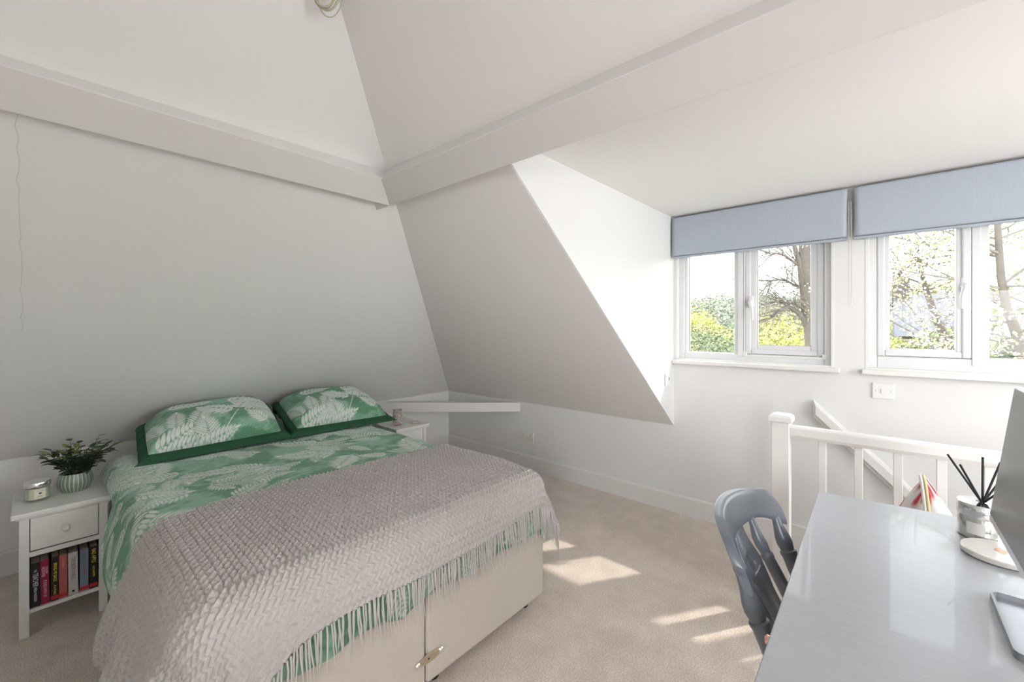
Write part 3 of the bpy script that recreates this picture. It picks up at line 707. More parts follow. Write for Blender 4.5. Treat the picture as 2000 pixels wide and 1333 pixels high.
    E = np.array(edge); D = np.array(dirs); Nn = N[n//2, m//2]
    prof = np.linspace(-0.10, 1, 6); VV = np.zeros((len(E), 6, 3))
    for j, f in enumerate(prof):
        wv = 0.006*np.sin(np.arange(len(E))*0.35+seed)*max(f, 0)
        VV[:, j] = E+D*wd*f+Nn[None, :]*(0.012*(1-max(f, 0)**2)+wv)[:, None]-np.array([0, 0, 1.0])*0.014*max(f, 0)**2
        VV[:, j, 2] = np.maximum(VV[:, j, 2], 0.636)
    VV = np.concatenate([VV, VV[:1]], 0)
    grid_obj('border', VV-org, M['dkgreen'], t, thick=0.004)
    return t
pillow('fern print pillow with dark green border nearest the plant, left of the pair', (2.615, 0.735, 0.655), (2.00, 0.735, 0.660), (2.575, 0.305, 0.735), (1.95, 0.265, 0.765), 5, 0.02)
pillow('fern print pillow with dark green border near the corner beam, right of the pair', (1.92, 0.745, 0.660), (1.315, 0.785, 0.655), (1.86, 0.27, 0.760), (1.30, 0.315, 0.755), 9, 0.02)

# ================================================================== NIGHTSTANDS
def nightstand(loc, label, knob=True):
    t = thing('nightstand', label, 'nightstand', loc, 0, 'white nightstands either side of the bed')
    hw, hd = 0.133, 0.163; lg = 0.029; m = M['nsw']
    MB().box((-hw-0.022, -hd-0.004, 0.505), (hw+0.022, hd+0.018, 0.527)).build('top', m, t, bevel=0.005, seg=3)
    MB().box((-hw-0.008, -hd, 0.497), (hw+0.008, hd+0.007, 0.505)).build('top_moulding', m, t, bevel=0.002)
    for sx_ in (-1, 1):
        for sy_ in (-1, 1):
            a = sx_*hw; b = sy_*hd
            MB().box((a, b, 0), (a-sx_*lg, b-sy_*lg, 0.497)).build('leg', m, t, bevel=0.002)
        MB().box((sx_*(hw-0.006), -hd+lg, 0.10), (sx_*(hw-0.018), hd-lg, 0.497)).build('side_panel', m, t)
    MB().box((-hw+lg, -hd+0.006, 0.10), (hw-lg, -hd+0.014, 0.497)).build('back_panel', m, t)
    d = MB().box((-hw+lg+0.002, hd-0.25, 0.358), (hw-lg-0.002, hd-0.002, 0.494)).build('drawer', m, t, bevel=0.0015)
    MB().lathe([(0.006, 0), (0.005, 0.008), (0.011, 0.014), (0.013, 0.020), (0.010, 0.026), (0.002, 0.028)], 18, M4=Matrix.Translation((0, hd-0.002, 0.428)) @ Matrix.Rotation(-PI/2, 4, 'X')).build('knob', m, d, smooth=40)
    MB().box((-hw+lg-0.004, hd-0.26, 0.350), (hw-lg+0.004, hd-0.012, 0.3565)).box((-hw+lg-0.004, hd-0.03, 0.3565), (hw-lg+0.004, hd-0.012, 0.497)).build('drawer_gap', M['groove'], t)
    MB().box((-hw+lg-0.004, hd-0.022, 0.333), (hw-lg+0.004, hd-0.003, 0.353)).build('rail', m, t, bevel=0.001)
    MB().box((-hw+0.008, -hd+0.010, 0.098), (hw-0.008, hd-0.003, 0.112)).build('shelf', m, t, bevel=0.001)
    return t
NS1 = (2.890, 0.594, 0.0)
nightstand(NS1, 'white nightstand left of the bed with a plant on top and books below')
nightstand((1.035, 0.525, 0.0), 'white nightstand right of the bed, mostly hidden, by the corner beam')

# ---- books
FNT = bpy.data.curves.new('f', 'FONT').font
def text_obj(name, s, size, mat_, parent, loc, rot, ext=0.0003, width=None, squash=None):
    c = bpy.data.curves.new(name, 'FONT'); c.body = s; c.size = size; c.extrude = ext; c.align_x = 'CENTER'; c.align_y = 'CENTER'
    tmp = bpy.data.objects.new(name, c); COL.objects.link(tmp)
    bpy.context.view_layer.update()
    me = bpy.data.meshes.new_from_object(tmp.evaluated_get(bpy.context.evaluated_depsgraph_get()))
    bpy.data.objects.remove(tmp)
    co = np.zeros(len(me.vertices)*3, np.float32); me.vertices.foreach_get('co', co); co = co.reshape(-1, 3)
    if len(co):
        if width: co[:, 0] *= width/max(1e-6, co[:, 0].max()-co[:, 0].min())
        if squash: co[:, 1] *= squash/max(1e-6, co[:, 1].max()-co[:, 1].min())
        me.vertices.foreach_set('co', co.reshape(-1))
    me.materials.append(mat_)
    o = bpy.data.objects.new(name, me); COL.objects.link(o); o.parent = parent; o.location = loc; o.rotation_euler = rot
    return o
def flat(name, r, g, b, rough=0.5): return mat(name, rgb(r, g, b), rough, noise=0.03, nscale=40)
pages = mat('yellowed_pages', (0.66, 0.56, 0.42, 1), 0.9, noise=0.12, nscale=300, stretch=(1, 0.02, 1))
INK = {'w': flat('ink_white', 225, 225, 225), 'y': flat('ink_yellow', 235, 205, 40), 'k': flat('ink_black', 20, 20, 24), 'd': flat('ink_grey', 110, 105, 105), 'p': flat('ink_pink', 235, 200, 205), 'r': flat('ink_red', 190, 30, 40), 's': flat('ink_salmon', 225, 150, 145)}
books = [
 (2.992, 2.964, 0.186, flat('cover_black', 14, 14, 18), 'black paperback with bold white title at the left end of the row', [('THE', 'w', .264, .011, .008), ('TEACHER', 'w', .226, .056, .015), ('FREIDA McFADDEN', 'w', .165, .060, .008)], 0.0, None),
 (2.962, 2.937, 0.190, flat('cover_magenta', 140, 12, 62), 'magenta paperback with pale pink spine lettering, second in the row', [('COLLEEN', 'p', .255, .030, .006, -.006), ('HOOVER', 'p', .251, .042, .010, .004), ('IT ENDS WITH US', 'p', .178, .072, .010)], 0.015, None),
 (2.934, 2.911, 0.192, flat('cover_charcoal', 24, 22, 20), 'black paperback with yellow lettering and red foot, third in the row', [('BRING ME BACK', 'y', .235, .080, .010), ('B A PARIS', 'y', .158, .040, .007)], -0.01, 'red'),
 (2.909, 2.885, 0.188, flat('cover_salmon', 178, 92, 88), 'salmon pink paperback with faint lettering, middle of the row', [('~1', 's', .262, .030, .009), ('~2', 'd', .200, .050, .009)], 0.0, 'redsmall'),
 (2.881, 2.851, 0.187, flat('cover_cream', 196, 192, 184), 'cream white paperback with grey title, third from the right of the row', [('THE SNOW ANGEL', 'd', .228, .100, .013)], 0.01, 'logo'),
 (2.846, 2.819, 0.186, flat('cover_blue_grey', 120, 135, 155), 'blue grey paperback with faded spine, second from the right of the row', [('~3', 'd', .255, .050, .008), ('~4', 'r', .205, .036, .008)], 0.0, 'red'),
 (2.816, 2.789, 0.190, flat('cover_dark_green', 16, 24, 22), 'dark paperback with yellow title and red foot at the right end of the row', [('BAD APPLE', 'y', .258, .062, .013), ('ALICE HUNTER', 'y', .188, .050, .007)], 0.0, 'red')]
zs = 0.1125
for x1, x0_, h, cm, lab, txts, lean, mark in books:
    wd = x1-x0_; hw = wd/2
    t = thing('paperback_book', lab, 'book', ((x0_+x1)/2, 0.742, zs), 0, 'paperbacks on the nightstand shelf')
    t.rotation_euler = (0, lean, 0)
    y0_ = -0.125
    c = MB(); c.box((-hw, y0_, 0), (-hw+0.0012, 0, h)).box((hw-0.0012, y0_, 0), (hw, 0, h)).box((-hw+0.0012, -0.0015, 0), (hw-0.0012, 0, h))
    c.build('cover', cm, t)
    MB().box((-hw+0.0012, y0_+0.003, 0.002), (hw-0.0012, -0.0015, h-0.003)).build('pages', pages, t)
    for s, ink, z, L_, hh, *dx_ in txts:
        if s[0] == '~':                                     # lettering too faint to read in the photo: worn strokes only
            q = MB(); rw = random.Random(int(s[1])); zz = z-0.112+L_/2
            while zz > z-0.112-L_/2:
                sz = rw.uniform(0.0008, 0.0022); q.box((-hh*0.45*rw.uniform(.6, 1), 0, zz-sz), (hh*0.45*rw.uniform(.6, 1), 0.0005, zz)); zz -= sz+rw.uniform(0.0012, 0.0035)
            q.build('title', INK[ink], t); continue
        text_obj('title', s, 0.012, INK[ink], t, (dx_[0] if dx_ else 0.0, 0.0006, z-0.112), (PI/2, PI/2, PI), 0.0002, L_, min(hh, wd*0.7))
    if mark in ('red', 'redsmall'):
        MB().box((-hw, 0, 0.006), (hw, 0.0005, 0.022 if mark == 'red' else 0.02)).build('spine_band', INK['r'], t)
    if mark == 'logo':
        MB().box((-0.004, 0, 0.012), (0.004, 0.0005, 0.020)).build('spine_mark', INK['k'], t)

# ---- candle jar on the left nightstand
t = thing('jar_candle', 'cream candle in a glass jar with silver lid beside the plant pot', 'candle', (2.972, 0.600, 0.527))
t.scale = (1.10, 1.10, 1.15)
MB().lathe([(0.036, 0), (0.0365, 0.003), (0.0365, 0.058), (0.0345, 0.058), (0.0345, 0.010), (0.002, 0.009)], 40, cap=False).build('glass_jar', M['jar'], t, smooth=40)
MB().lathe([(0.0343, 0.0095), (0.0343, 0.050), (0.002, 0.050)], 40).build('wax', mat('cream_wax', (0.72, 0.70, 0.58, 1), 0.5), t, smooth=40)
MB().lathe([(0.0375, 0.056), (0.038, 0.058), (0.038, 0.071), (0.0365, 0.0735), (0.002, 0.0735)], 40).build('lid', M['chrome'], t, smooth=40)
lb = MB(); ns = 10; a0 = 1.78-0.42; R_ = 0.0369
vs = []; 
for k in range(ns+1):
    a = a0+0.84*k/ns
    for z in (0.014, 0.046): vs.append((R_*math.cos(a), R_*math.sin(a), z))
lb.add(vs, [(2*k, 2*k+2, 2*k+3, 2*k+1) for k in range(ns)]).build('label_sticker', mat('cream_label', (0.74, 0.70, 0.60, 1), 0.6), t, smooth=60)
lm = MB()
for (z0_, z1_, hwid) in ((0.0295, 0.0355, 0.10), (0.0405, 0.0415, 0.26), (0.0225, 0.0232, 0.18), (0.0195, 0.0202, 0.24)):
    vs = []
    for k in range(5):
        a = 1.78-hwid+2*hwid*k/4
        for z in (z0_, z1_): vs.append(((R_+0.0002)*math.cos(a), (R_+0.0002)*math.sin(a), z))
    lm.add(vs, [(2*k, 2*k+2, 2*k+3, 2*k+1) for k in range(4)])
lm.build('label_print', INK['k'], t)

# ---- potted plant
t = thing('potted_plant', 'leafy green plant in a striped sage green pot on the left nightstand', 'plant', (2.853, 0.557, 0.527))
def stripe_mat():
    m = mat('sage_striped_glaze', (0.2, 0.25, 0.2, 1), 0.28); n = m.node_tree; b = n.nodes['Principled BSDF']
    tcn = n.nodes.new('ShaderNodeTexCoord'); sp = n.nodes.new('ShaderNodeSeparateXYZ'); n.links.new(tcn.outputs['Object'], sp.inputs[0])
    at = n.nodes.new('ShaderNodeMath'); at.operation = 'ARCTAN2'; n.links.new(sp.outputs['Y'], at.inputs[0]); n.links.new(sp.outputs['X'], at.inputs[1])
    ml = n.nodes.new('ShaderNodeMath'); ml.operation = 'MULTIPLY'; ml.inputs[1].default_value = 26; n.links.new(at.outputs[0], ml.inputs[0])
    cs_ = n.nodes.new('ShaderNodeMath'); cs_.operation = 'COSINE'; n.links.new(ml.outputs[0], cs_.inputs[0])
    rr = n.nodes.new('ShaderNodeValToRGB'); n.links.new(cs_.outputs[0], rr.inputs[0])
    rr.color_ramp.elements[0].position = 0.35; rr.color_ramp.elements[0].color = (0.17, 0.235, 0.195, 1)
    rr.color_ramp.elements[1].position = 0.95; rr.color_ramp.elements[1].color = (0.50, 0.49, 0.38, 1)
    n.links.new(rr.outputs[0], b.inputs['Base Color']); return m
MB().lathe([(0.044, 0), (0.047, 0.004), (0.058, 0.024), (0.062, 0.042), (0.060, 0.060), (0.054, 0.080), (0.0535, 0.084), (0.050, 0.084), (0.050, 0.073), (0.002, 0.071)], 156, rib=lambda a: 0.018*max(0, math.cos(26*a))**3).build('pot', stripe_mat(), t, smooth=50)
MB().lathe([(0.0495, 0.0715), (0.03, 0.075), (0.002, 0.076)], 24).build('soil', M['earth'], t)
leafm = [mat('leaf_deep_green', (0.020, 0.050, 0.026, 1), 0.4, noise=0.2), mat('leaf_mid_green', (0.045, 0.090, 0.028, 1), 0.45, noise=0.2), mat('leaf_lime_green', (0.17, 0.235, 0.045, 1), 0.45, noise=0.2)]
proto = []
for lm_ in leafm:
    q = MB(); vs = []; fs = []
    for i in range(6):
        f = i/5.0; wv = 0.0098*math.sin(PI*min(1, f*0.93+0.05))**0.8; y = 0.031*f; z = -0.006*f*f
        vs += [(-wv, y, z+0.0015), (0, y, z), (wv, y, z+0.0015)]
    for i in range(5):
        for k in range(2): a = i*3+k; fs.append((a, a+1, a+4, a+3))
    q.add(vs, fs); o = q.build('leaf', lm_, t, smooth=80); proto.append(o)
rp_ = random.Random(3); first = [True]*3; sm_ = mat('plant_stem_green', (0.05, 0.075, 0.03, 1), 0.6); cnt = 0
for k in range(37):
    a = rp_.uniform(0, 2*PI); tilt = rp_.uniform(0.08, 0.88); L_ = rp_.uniform(0.090, 0.150)*(1.2 if rp_.random() < 0.15 else 1)
    d = Vector((math.cos(a)*math.sin(tilt), math.sin(a)*math.sin(tilt)*0.8, math.cos(tilt))); b0 = Vector((math.cos(a)*0.034*rp_.random(), math.sin(a)*0.034*rp_.random(), 0.073))
    pts = [b0+d*L_*f+Vector((math.cos(a), math.sin(a)*0.8, 0))*0.018*f*f for f in (0, .33, .66, 1)]
    MB().tube(pts, [0.0016, 0.0014, 0.0012, 0.0008], 5).build('stem', sm_, t)
    nl = 8
    for j in range(nl):
        f = 0.25+0.75*j/(nl-1); i0 = min(2, int(f*3)); p = pts[i0].lerp(pts[i0+1], f*3-i0)
        g = (2 if rp_.random() < 0.6 else 1) if j >= nl-3 and rp_.random() < 0.65 else (0 if rp_.random() < 0.6 else 1)
        la = a+rp_.uniform(-1, 1)*1.9 if j < nl-1 else a
        dv_ = Vector((math.cos(la), math.sin(la), rp_.uniform(-0.15, 0.9))).normalized()
        rot = dv_.to_track_quat('Y', 'Z').to_euler(); sc = rp_.uniform(0.95, 1.4)
        if first[g]: o = proto[g]; first[g] = False; o.location = p; o.rotation_euler = rot
        else: share(proto[g], loc=p, rot=rot, scale=(sc, sc, sc))
        cnt += 1

# ---- small things on the right nightstand
t = thing('candle_holder', 'mosaic glass tealight holder with copper foot on the far nightstand', 'candle holder', (1.095, 0.575, 0.527))
MB().lathe([(0.026, 0), (0.028, 0.003), (0.028, 0.014), (0.024, 0.016)], 24).build('copper_foot', M['copper'], t, smooth=40)
mos = MB(); rmo = random.Random(2)
for j in range(11):
    for k in range(22):
        a = 2*PI*(k+0.5*(j % 2))/22; z = 0.018+j*0.0098; hw = 0.0036*rmo.uniform(.8, 1.15); R_ = 0.0345
        c = Vector((R_*math.cos(a), R_*math.sin(a), z)); tx_ = Vector((-math.sin(a), math.cos(a), 0)); nx_ = Vector((math.cos(a), math.sin(a), 0))
        q = [c+tx_*(s1*hw)+Vector((0, 0, s2*0.0042))+nx_*(0.0) for s1, s2 in ((-1,-1),(1,-1),(1,1),(-1,1))]
        mos.prism(q, nx_*rmo.uniform(0.001, 0.0022), rmo.choice([0, 0, 0, 1, 1, 2]))
mo = mos.build('mosaic_tiles', [mat('pearl_tile', (0.62, 0.55, 0.52, 1), 0.15), mat('silver_tile', (0.62, 0.57, 0.55, 1), 0.15, metal=0.35), mat('amber_tile', (0.62, 0.46, 0.38, 1), 0.2)], t); mo['kind'] = 'stuff'
MB().lathe([(0.024, 0.014), (0.034, 0.018), (0.034, 0.125), (0.0325, 0.125), (0.0325, 0.020), (0.002, 0.018)], 30, cap=False).build('glass_cup', M['jar'], t, smooth=40)
t = thing('ring_dish', 'small cream and gold knot shaped trinket dish at the nightstand corner', 'trinket dish', (0.955, 0.610, 0.527))
pts = []
for k in range(60):
    a = 2*PI*k/60; r = 0.020+0.007*math.cos(3*a); pts.append((r*math.cos(2*a)*1.25, r*math.sin(2*a), 0.007+0.0035*math.sin(3*a)))
MB().tube(pts, 0.0048, 8, closed=True).build('knot', mat('cream_gold_glaze', (0.58, 0.54, 0.42, 1), 0.35, noise=0.15, nscale=60), t, smooth=80)

# ================================================================== DESK AND CHAIR
DX0, DX1, DY0, DY1, DZ = 1.243, 2.62, 3.277, 3.96, 0.75
t = thing('desk', 'grey topped desk in the right foreground with copper drawer knobs', 'desk', (0, 0, 0))
MB().prism([(DX0, DY0, DZ-0.022), (DX1, DY0+0.010, DZ-0.022), (DX1, DY1, DZ-0.022), (DX0-0.075, DY1, DZ-0.022)], (0, 0, 0.022)).build('desktop', M['desk'], t, bevel=0.002)
MB().box((DX0+0.04, DY0+0.028, 0.625), (DX1-0.05, DY1-0.04, DZ-0.022)).build('drawer_case', M['desk'], t, bevel=0.002)
for k, xx in enumerate((1.325, 2.03)):
    MB().box((xx-0.045 if k == 0 else xx-0.30, DY0+0.021, 0.632), (xx+0.55 if k == 0 else xx+0.30, DY0+0.029, 0.722)).build('drawer_front', M['desk'], t, bevel=0.001) if k == 1 else None
d1 = MB().box((DX0+0.05, DY0+0.021, 0.632), (1.70, DY0+0.029, 0.722)).build('drawer_front', M['desk'], t, bevel=0.001)
for xx, zz in ((1.325, 0.668), (2.03, 0.690)):
    MB().lathe([(0.004, 0), (0.004, 0.018), (0.008, 0.022), (0.009, 0.034), (0.007, 0.037), (0.002, 0.038)], 16, M4=Matrix.Translation((xx, DY0+0.022, zz)) @ Matrix.Rotation(PI/2, 4, 'X')).build('drawer_knob', M['copper'], t, smooth=40)
for a in (DX0+0.05, DX1-0.06):
    for b in (DY0+0.045, DY1-0.06):
        MB().prism([(a-0.02, b-0.02, 0.64), (a+0.02, b-0.02, 0.64), (a+0.02, b+0.02, 0.64), (a-0.02, b+0.02, 0.64)], (0, 0, -0.64)).build('leg', M['desk'], t, bevel=0.003)

# chair, facing the desk (+y); origin on the floor below the middle of the seat
CX, CY = 1.768, 3.482
t = thing('farmhouse_chair', 'grey painted farmhouse chair with turned spindles pushed up to the desk', 'chair', (CX, CY, 0))
m = M['chair']
def backy(x, z):      # y of the chair back (local) at offset x and height z : reclined and curved
    return (3.334-3.482)-0.34*max(0, z-0.45)*1.0-0.075*(1-(x/0.235)**2)*min(1, max(0, (z-0.45)/0.28))
# seat: dished slab
sv = MB(); ns_ = 36; ring0 = []
def seat_pt(a, k): 
    ca, sa = math.cos(a), math.sin(a); r = 1.0/((abs(ca)**3.2+abs(sa)**3.2)**(1/3.2))
    wx = 0.205+0.018*sa; return (wx*ca*r*k, 0.195*sa*r*k+0.0)
vs = []; fs = []
lay = [(0.93, 0.418), (1.0, 0.428), (1.0, 0.444), (0.96, 0.452), (0.75, 0.446), (0.4, 0.441), (0.05, 0.440)]
for k_, z_ in lay:
    for i in range(ns_):
        px, py = seat_pt(2*PI*i/ns_, k_); vs.append((px, py, z_))
for j in range(len(lay)-1):
    for i in range(ns_): fs.append((j*ns_+i, j*ns_+(i+1) % ns_, (j+1)*ns_+(i+1) % ns_, (j+1)*ns_+i))
fs.append(tuple(range(ns_))[::-1]); fs.append(tuple((len(lay)-1)*ns_+i for i in range(ns_)))
sv.add(vs, fs).build('seat', m, t, smooth=45)
# crest rail: curved yoke with drooping ends
nx_, nz_ = 49, 11; hwid = 0.213
xs_ = np.linspace(-1, 1, nx_); front = np.zeros((nx_, nz_, 3)); backs = np.zeros((nx_, nz_, 3))
for i, q in enumerate(xs_):
    x = q*hwid; aq = abs(q)
    zt = 0.848-0.022*aq**2-0.038*max(0, (aq-0.86)/0.14)**2
    zb = 0.772-0.038*max(0, (aq-0.50)/0.50)**1.6
    for j in range(nz_):
        f = j/(nz_-1); z = zb+(zt-zb)*f
        y = backy(x, z); th = 0.021*(0.55+0.45*math.sin(PI*min(1, f*0.72+0.18)))
        edge = 0.72 if j in (0, nz_-1) else 1.0
        lip = 0.010*max(0, (f-0.82)/0.18)
        front[i, j] = (x, y+th*0.5*edge, z); backs[i, j] = (x, y-th*0.5*edge-lip, z)
cr = MB(); vs = [tuple(p) for p in front.reshape(-1, 3)]+[tuple(p) for p in backs.reshape(-1, 3)]; fs = []
K = nx_*nz_; I = lambda i, j: i*nz_+j
for i in range(nx_-1):
    for j in range(nz_-1):
        fs.append((I(i, j), I(i+1, j), I(i+1, j+1), I(i, j+1))); fs.append((K+I(i, j), K+I(i, j+1), K+I(i+1, j+1), K+I(i+1, j)))
    fs.append((I(i, 0), K+I(i, 0), K+I(i+1, 0), I(i+1, 0))); fs.append((I(i, nz_-1), I(i+1, nz_-1), K+I(i+1, nz_-1), K+I(i, nz_-1)))
for j in range(nz_-1):
    fs.append((I(0, j), I(0, j+1), K+I(0, j+1), K+I(0, j))); fs.append((I(nx_-1, j), K+I(nx_-1, j), K+I(nx_-1, j+1), I(nx_-1, j+1)))
cr.add(vs, fs).build('crest_rail', m, t, smooth=55)
# turned posts and spindles
def turned(name, xb, xt, R, par):
    z0_, z1_ = 0.440, (0.760 if name == 'back_post' else 0.781); pts = []; rad = []
    prof = [(0, .75), (.08, .95), (.13, .74), (.15, 1.0), (.22, 1.02), (.45, 1.04), (.69, .98), (.705, 1.08), (.725, 1.08), (.735, .86), (.75, .92), (.79, 1.06), (.84, .98), (.92, .64), (1.0, .52)]
    for f, k_ in prof:
        z = z0_+(z1_-z0_)*f; x = xb+(xt-xb)*f; pts.append((x, backy(x, z), z)); rad.append(R*k_)
    return MB().tube(pts, rad, 16).build(name, m, par, smooth=50)
turned('back_post', -0.170, -0.194, 0.0195, t); turned('back_post', 0.170, 0.194, 0.0195, t)
turned('spindle', -0.088, -0.100, 0.0150, t); turned('spindle', 0.088, 0.100, 0.0150, t)
# pierced centre splat
pf = [(0.44, .026), (0.47, .030), (0.50, .022), (0.54, .024), (0.58, .034), (0.61, .030), (0.635, .034), (0.66, .044), (0.695, .054), (0.73, .046), (0.755, .034), (0.785, .030)]
hz, hr = 0.700, 0.0145
zl = sorted(set(list(np.linspace(0.44, 0.785, 40))+[hz+hr*1.3*math.sin(q) for q in np.linspace(-PI/2, PI/2, 13)]))
vs = []; fs = []
for z in zl:
    wv = float(np.interp(z, [p[0] for p in pf], [p[1] for p in pf])); q = 1-((z-hz)/(hr*1.3))**2; hh = hr*math.sqrt(q) if q > 0 else 0.0
    for x in (-wv, -hh, hh, wv): vs.append((x, backy(x, z), z))
for i in range(len(zl)-1):
    for c in (0, 2): fs.append((i*4+c, i*4+c+1, i*4+c+5, i*4+c+4))
bmS = bmesh.new(); bv_ = [bmS.verts.new(p) for p in vs]
for f in fs: bmS.faces.new([bv_[q] for q in f])
bmesh.ops.remove_doubles(bmS, verts=bmS.verts, dist=1e-5); bmesh.ops.recalc_face_normals(bmS, faces=bmS.faces)
meS = bpy.data.meshes.new('splat'); bmS.to_mesh(meS); bmS.free(); meS.materials.append(m); meS.shade_smooth()
oS = bpy.data.objects.new('splat', meS); COL.objects.link(oS); oS.parent = t
so = oS.modifiers.new('thickness', 'SOLIDIFY'); so.thickness = 0.013; so.offset = 0; so.use_even_offset = False
# legs and stretchers
def leg(x, y, dx, dy):
    prof = [(0, .6), (.06, .8), (.2, .95), (.34, .7), (.40, 1.0), (.44, .7), (.6, 1.1), (.8, 1.0), (.9, .7), (1, .8)]
    MB().tube([(x+dx*(1-f), y+dy*(1-f), 0.43*f) for f, _ in prof], [0.022*k_ for _, k_ in prof], 14).build('leg', m, t, smooth=50)
for sx_ in (-1, 1):
    leg(0.15*sx_, 0.14, 0.035*sx_, 0.03); leg(0.15*sx_, -0.13, 0.035*sx_, -0.045)
    MB().tube([(0.168*sx_, -0.15, 0.18), (0.17*sx_, 0, 0.18), (0.168*sx_, 0.155, 0.18)], [0.009, 0.015, 0.009], 10).build('stretcher', m, t, smooth=50)
MB().tube([(-0.168, 0, 0.18), (0, 0, 0.18), (0.168, 0, 0.18)], [0.009, 0.015, 0.009], 10).build('stretcher', m, t, smooth=50)

# ---- monitor on its tray foot
t = thing('computer_monitor', 'silver framed computer monitor at the right edge above the desk', 'monitor', (1.765, 3.645, DZ))
tl = Matrix.Rotation(-0.125, 4, 'X'); T4 = Matrix.Translation((0, -0.022, 0.098)) @ tl
mw, mh = 0.27, 0.318
MB().box((-mw, 0, 0), (mw, 0.014, mh), M4=T4).build('bezel', M['alu'], t, bevel=0.002)
MB().box((-mw+0.004, -0.0012, 0.016), (mw-0.004, 0.0, mh-0.004), M4=T4).build('screen', M['screen'], t)
MB().box((-0.11, 0.014, 0.06), (0.11, 0.045, 0.24), M4=T4).build('rear_housing', M['alu'], t, bevel=0.008)
MB().box((-0.03, 0.07, 0.01), (0.03, 0.085, 0.22)).build('stand_neck', M['alu'], t, bevel=0.003)
tr = MB(); bx, by0_, by1_ = 0.112, -0.047, 0.16
def rrect(hx, ya, yb_, r, n_=6):
    o = []
    for cx_, cy_, a0_ in ((hx-r, yb_-r, 0), (-hx+r, yb_-r, PI/2), (-hx+r, ya+r, PI), (hx-r, ya+r, 1.5*PI)):
        for k in range(n_+1): o.append((cx_+r*math.cos(a0_+PI/2*k/n_), cy_+r*math.sin(a0_+PI/2*k/n_)))
    return o
o1 = rrect(bx, by0_, by1_, 0.014); o2 = rrect(bx-0.004, by0_+0.004, by1_-0.004, 0.011); n_ = len(o1)
vs = [(x+0.03, y, 0) for x, y in o1]+[(x+0.03, y, 0.013) for x, y in o1]+[(x+0.03, y, 0.013) for x, y in o2]+[(x+0.03, y, 0.003) for x, y in o2]; fs = []
for j in range(3):
    for k in range(n_): fs.append((j*n_+k, j*n_+(k+1) % n_, (j+1)*n_+(k+1) % n_, (j+1)*n_+k))
fs.append(tuple(3*n_+k for k in range(n_))); fs.append(tuple(range(n_))[::-1])
tr.add(vs, fs).build('tray_foot', mat('grey_tray_metal', (0.22, 0.23, 0.25, 1), 0.32, metal=0.35), t, smooth=40)

# ---- reed diffuser and coaster
t = thing('reed_diffuser', 'silver reed diffuser with black sticks standing on the desk', 'diffuser', (1.337, 3.632, DZ))
MB().lathe([(0.043, 0), (0.046, 0.003), (0.046, 0.056), (0.044, 0.059)], 40).build('glass_vessel', mat('mercury_glass', (0.66, 0.66, 0.64, 1), 0.10, metal=0.9), t, smooth=40)
MB().lathe([(0.047, 0.058), (0.0475, 0.060), (0.0475, 0.088), (0.046, 0.091), (0.012, 0.092), (0.012, 0.086), (0.002, 0.085)], 40).build('silver_collar', M['chrome'], t, smooth=40)
vs = []
for k in range(9):
    a = -0.62+(-0.75)*k/8+0.6
    for z in (0.016, 0.046): vs.append((0.0464*math.cos(a), 0.0464*math.sin(a), z))
MB().add(vs, [(2*k, 2*k+2, 2*k+3, 2*k+1) for k in range(8)]).build('label_sticker', mat('pale_label', (0.72, 0.71, 0.68, 1), 0.5), t)
reed_m = mat('black_reed', (0.008, 0.008, 0.010, 1), 0.7)
for tip in ((0.005, -0.064, 0.205), (0.05, -0.045, 0.192), (-0.045, 0.006, 0.200), (-0.02, 0.034, 0.198), (0.03, 0.045, 0.16), (-0.05, 0.05, 0.17)):
    tv = Vector(tip); d = (tv-Vector((0, 0, 0.085))); MB().tube([Vector((0, 0, 0.088))-d*0.02, tv], 0.0024, 8).build('reed', reed_m, t)
t = thing('marble_coaster', 'round pale marble coaster with an orange mark beside the diffuser', 'coaster', (1.452, 3.648, DZ))
MB().lathe([(0.064, 0), (0.068, 0.003), (0.068, 0.012), (0.066, 0.014), (0.054, 0.0135), (0.002, 0.0135)], 48).build('disc', mat('pale_marble', (0.62, 0.60, 0.57, 1), 0.25, noise=0.08, nscale=14), t, smooth=40)
MB().add([(-0.026, 0.0, 0.0139), (-0.004, -0.012, 0.0139), (0.014, 0.002, 0.0139), (-0.006, 0.014, 0.0139)], [(0, 1, 2, 3)]).build('orange_mark', mat('orange_patch', (0.62, 0.27, 0.13, 1), 0.3), t)  # flat orange patch on top of the disc

# ---- fabric bag with red petals behind the desk
t = thing('fabric_bag', 'white soft fabric bag with red petal print behind the desk', 'bag', (0.985, 3.545, 0.0))
n, mz = 72, 46; V = np.zeros((n+1, mz, 3)); 
for j in range(mz):
    f = j/(mz-1); z = 0.79*f
    taper = 1.0 if f < 0.70 else max(0.03, 1-((f-0.70)/0.30)**1.25*0.97)
    ry_ = 0.125*(0.93+0.07*math.sin(f*7))*taper; rx_ = 0.115*(taper**0.55 if f > 0.7 else 1.0)*(1.0 if f < 0.97 else 0.8)
    for i in range(n+1):
        a = 2*PI*i/n
        wob = 1+0.03*math.sin(3*a+f*5)+0.02*math.sin(7*a-f*9)
        V[i, j] = (rx_*math.cos(a)*wob, ry_*math.sin(a)*wob, z-0.02*max(0, f-0.85)/0.15*abs(math.cos(a)))
aa = np.linspace(0, 2*PI, n+1)[:, None]+0*V[..., 2]; zz_ = V[..., 2]
Cb = np.ones(V.shape)*np.array([0.70, 0.66, 0.63])
rb = random.Random(4)
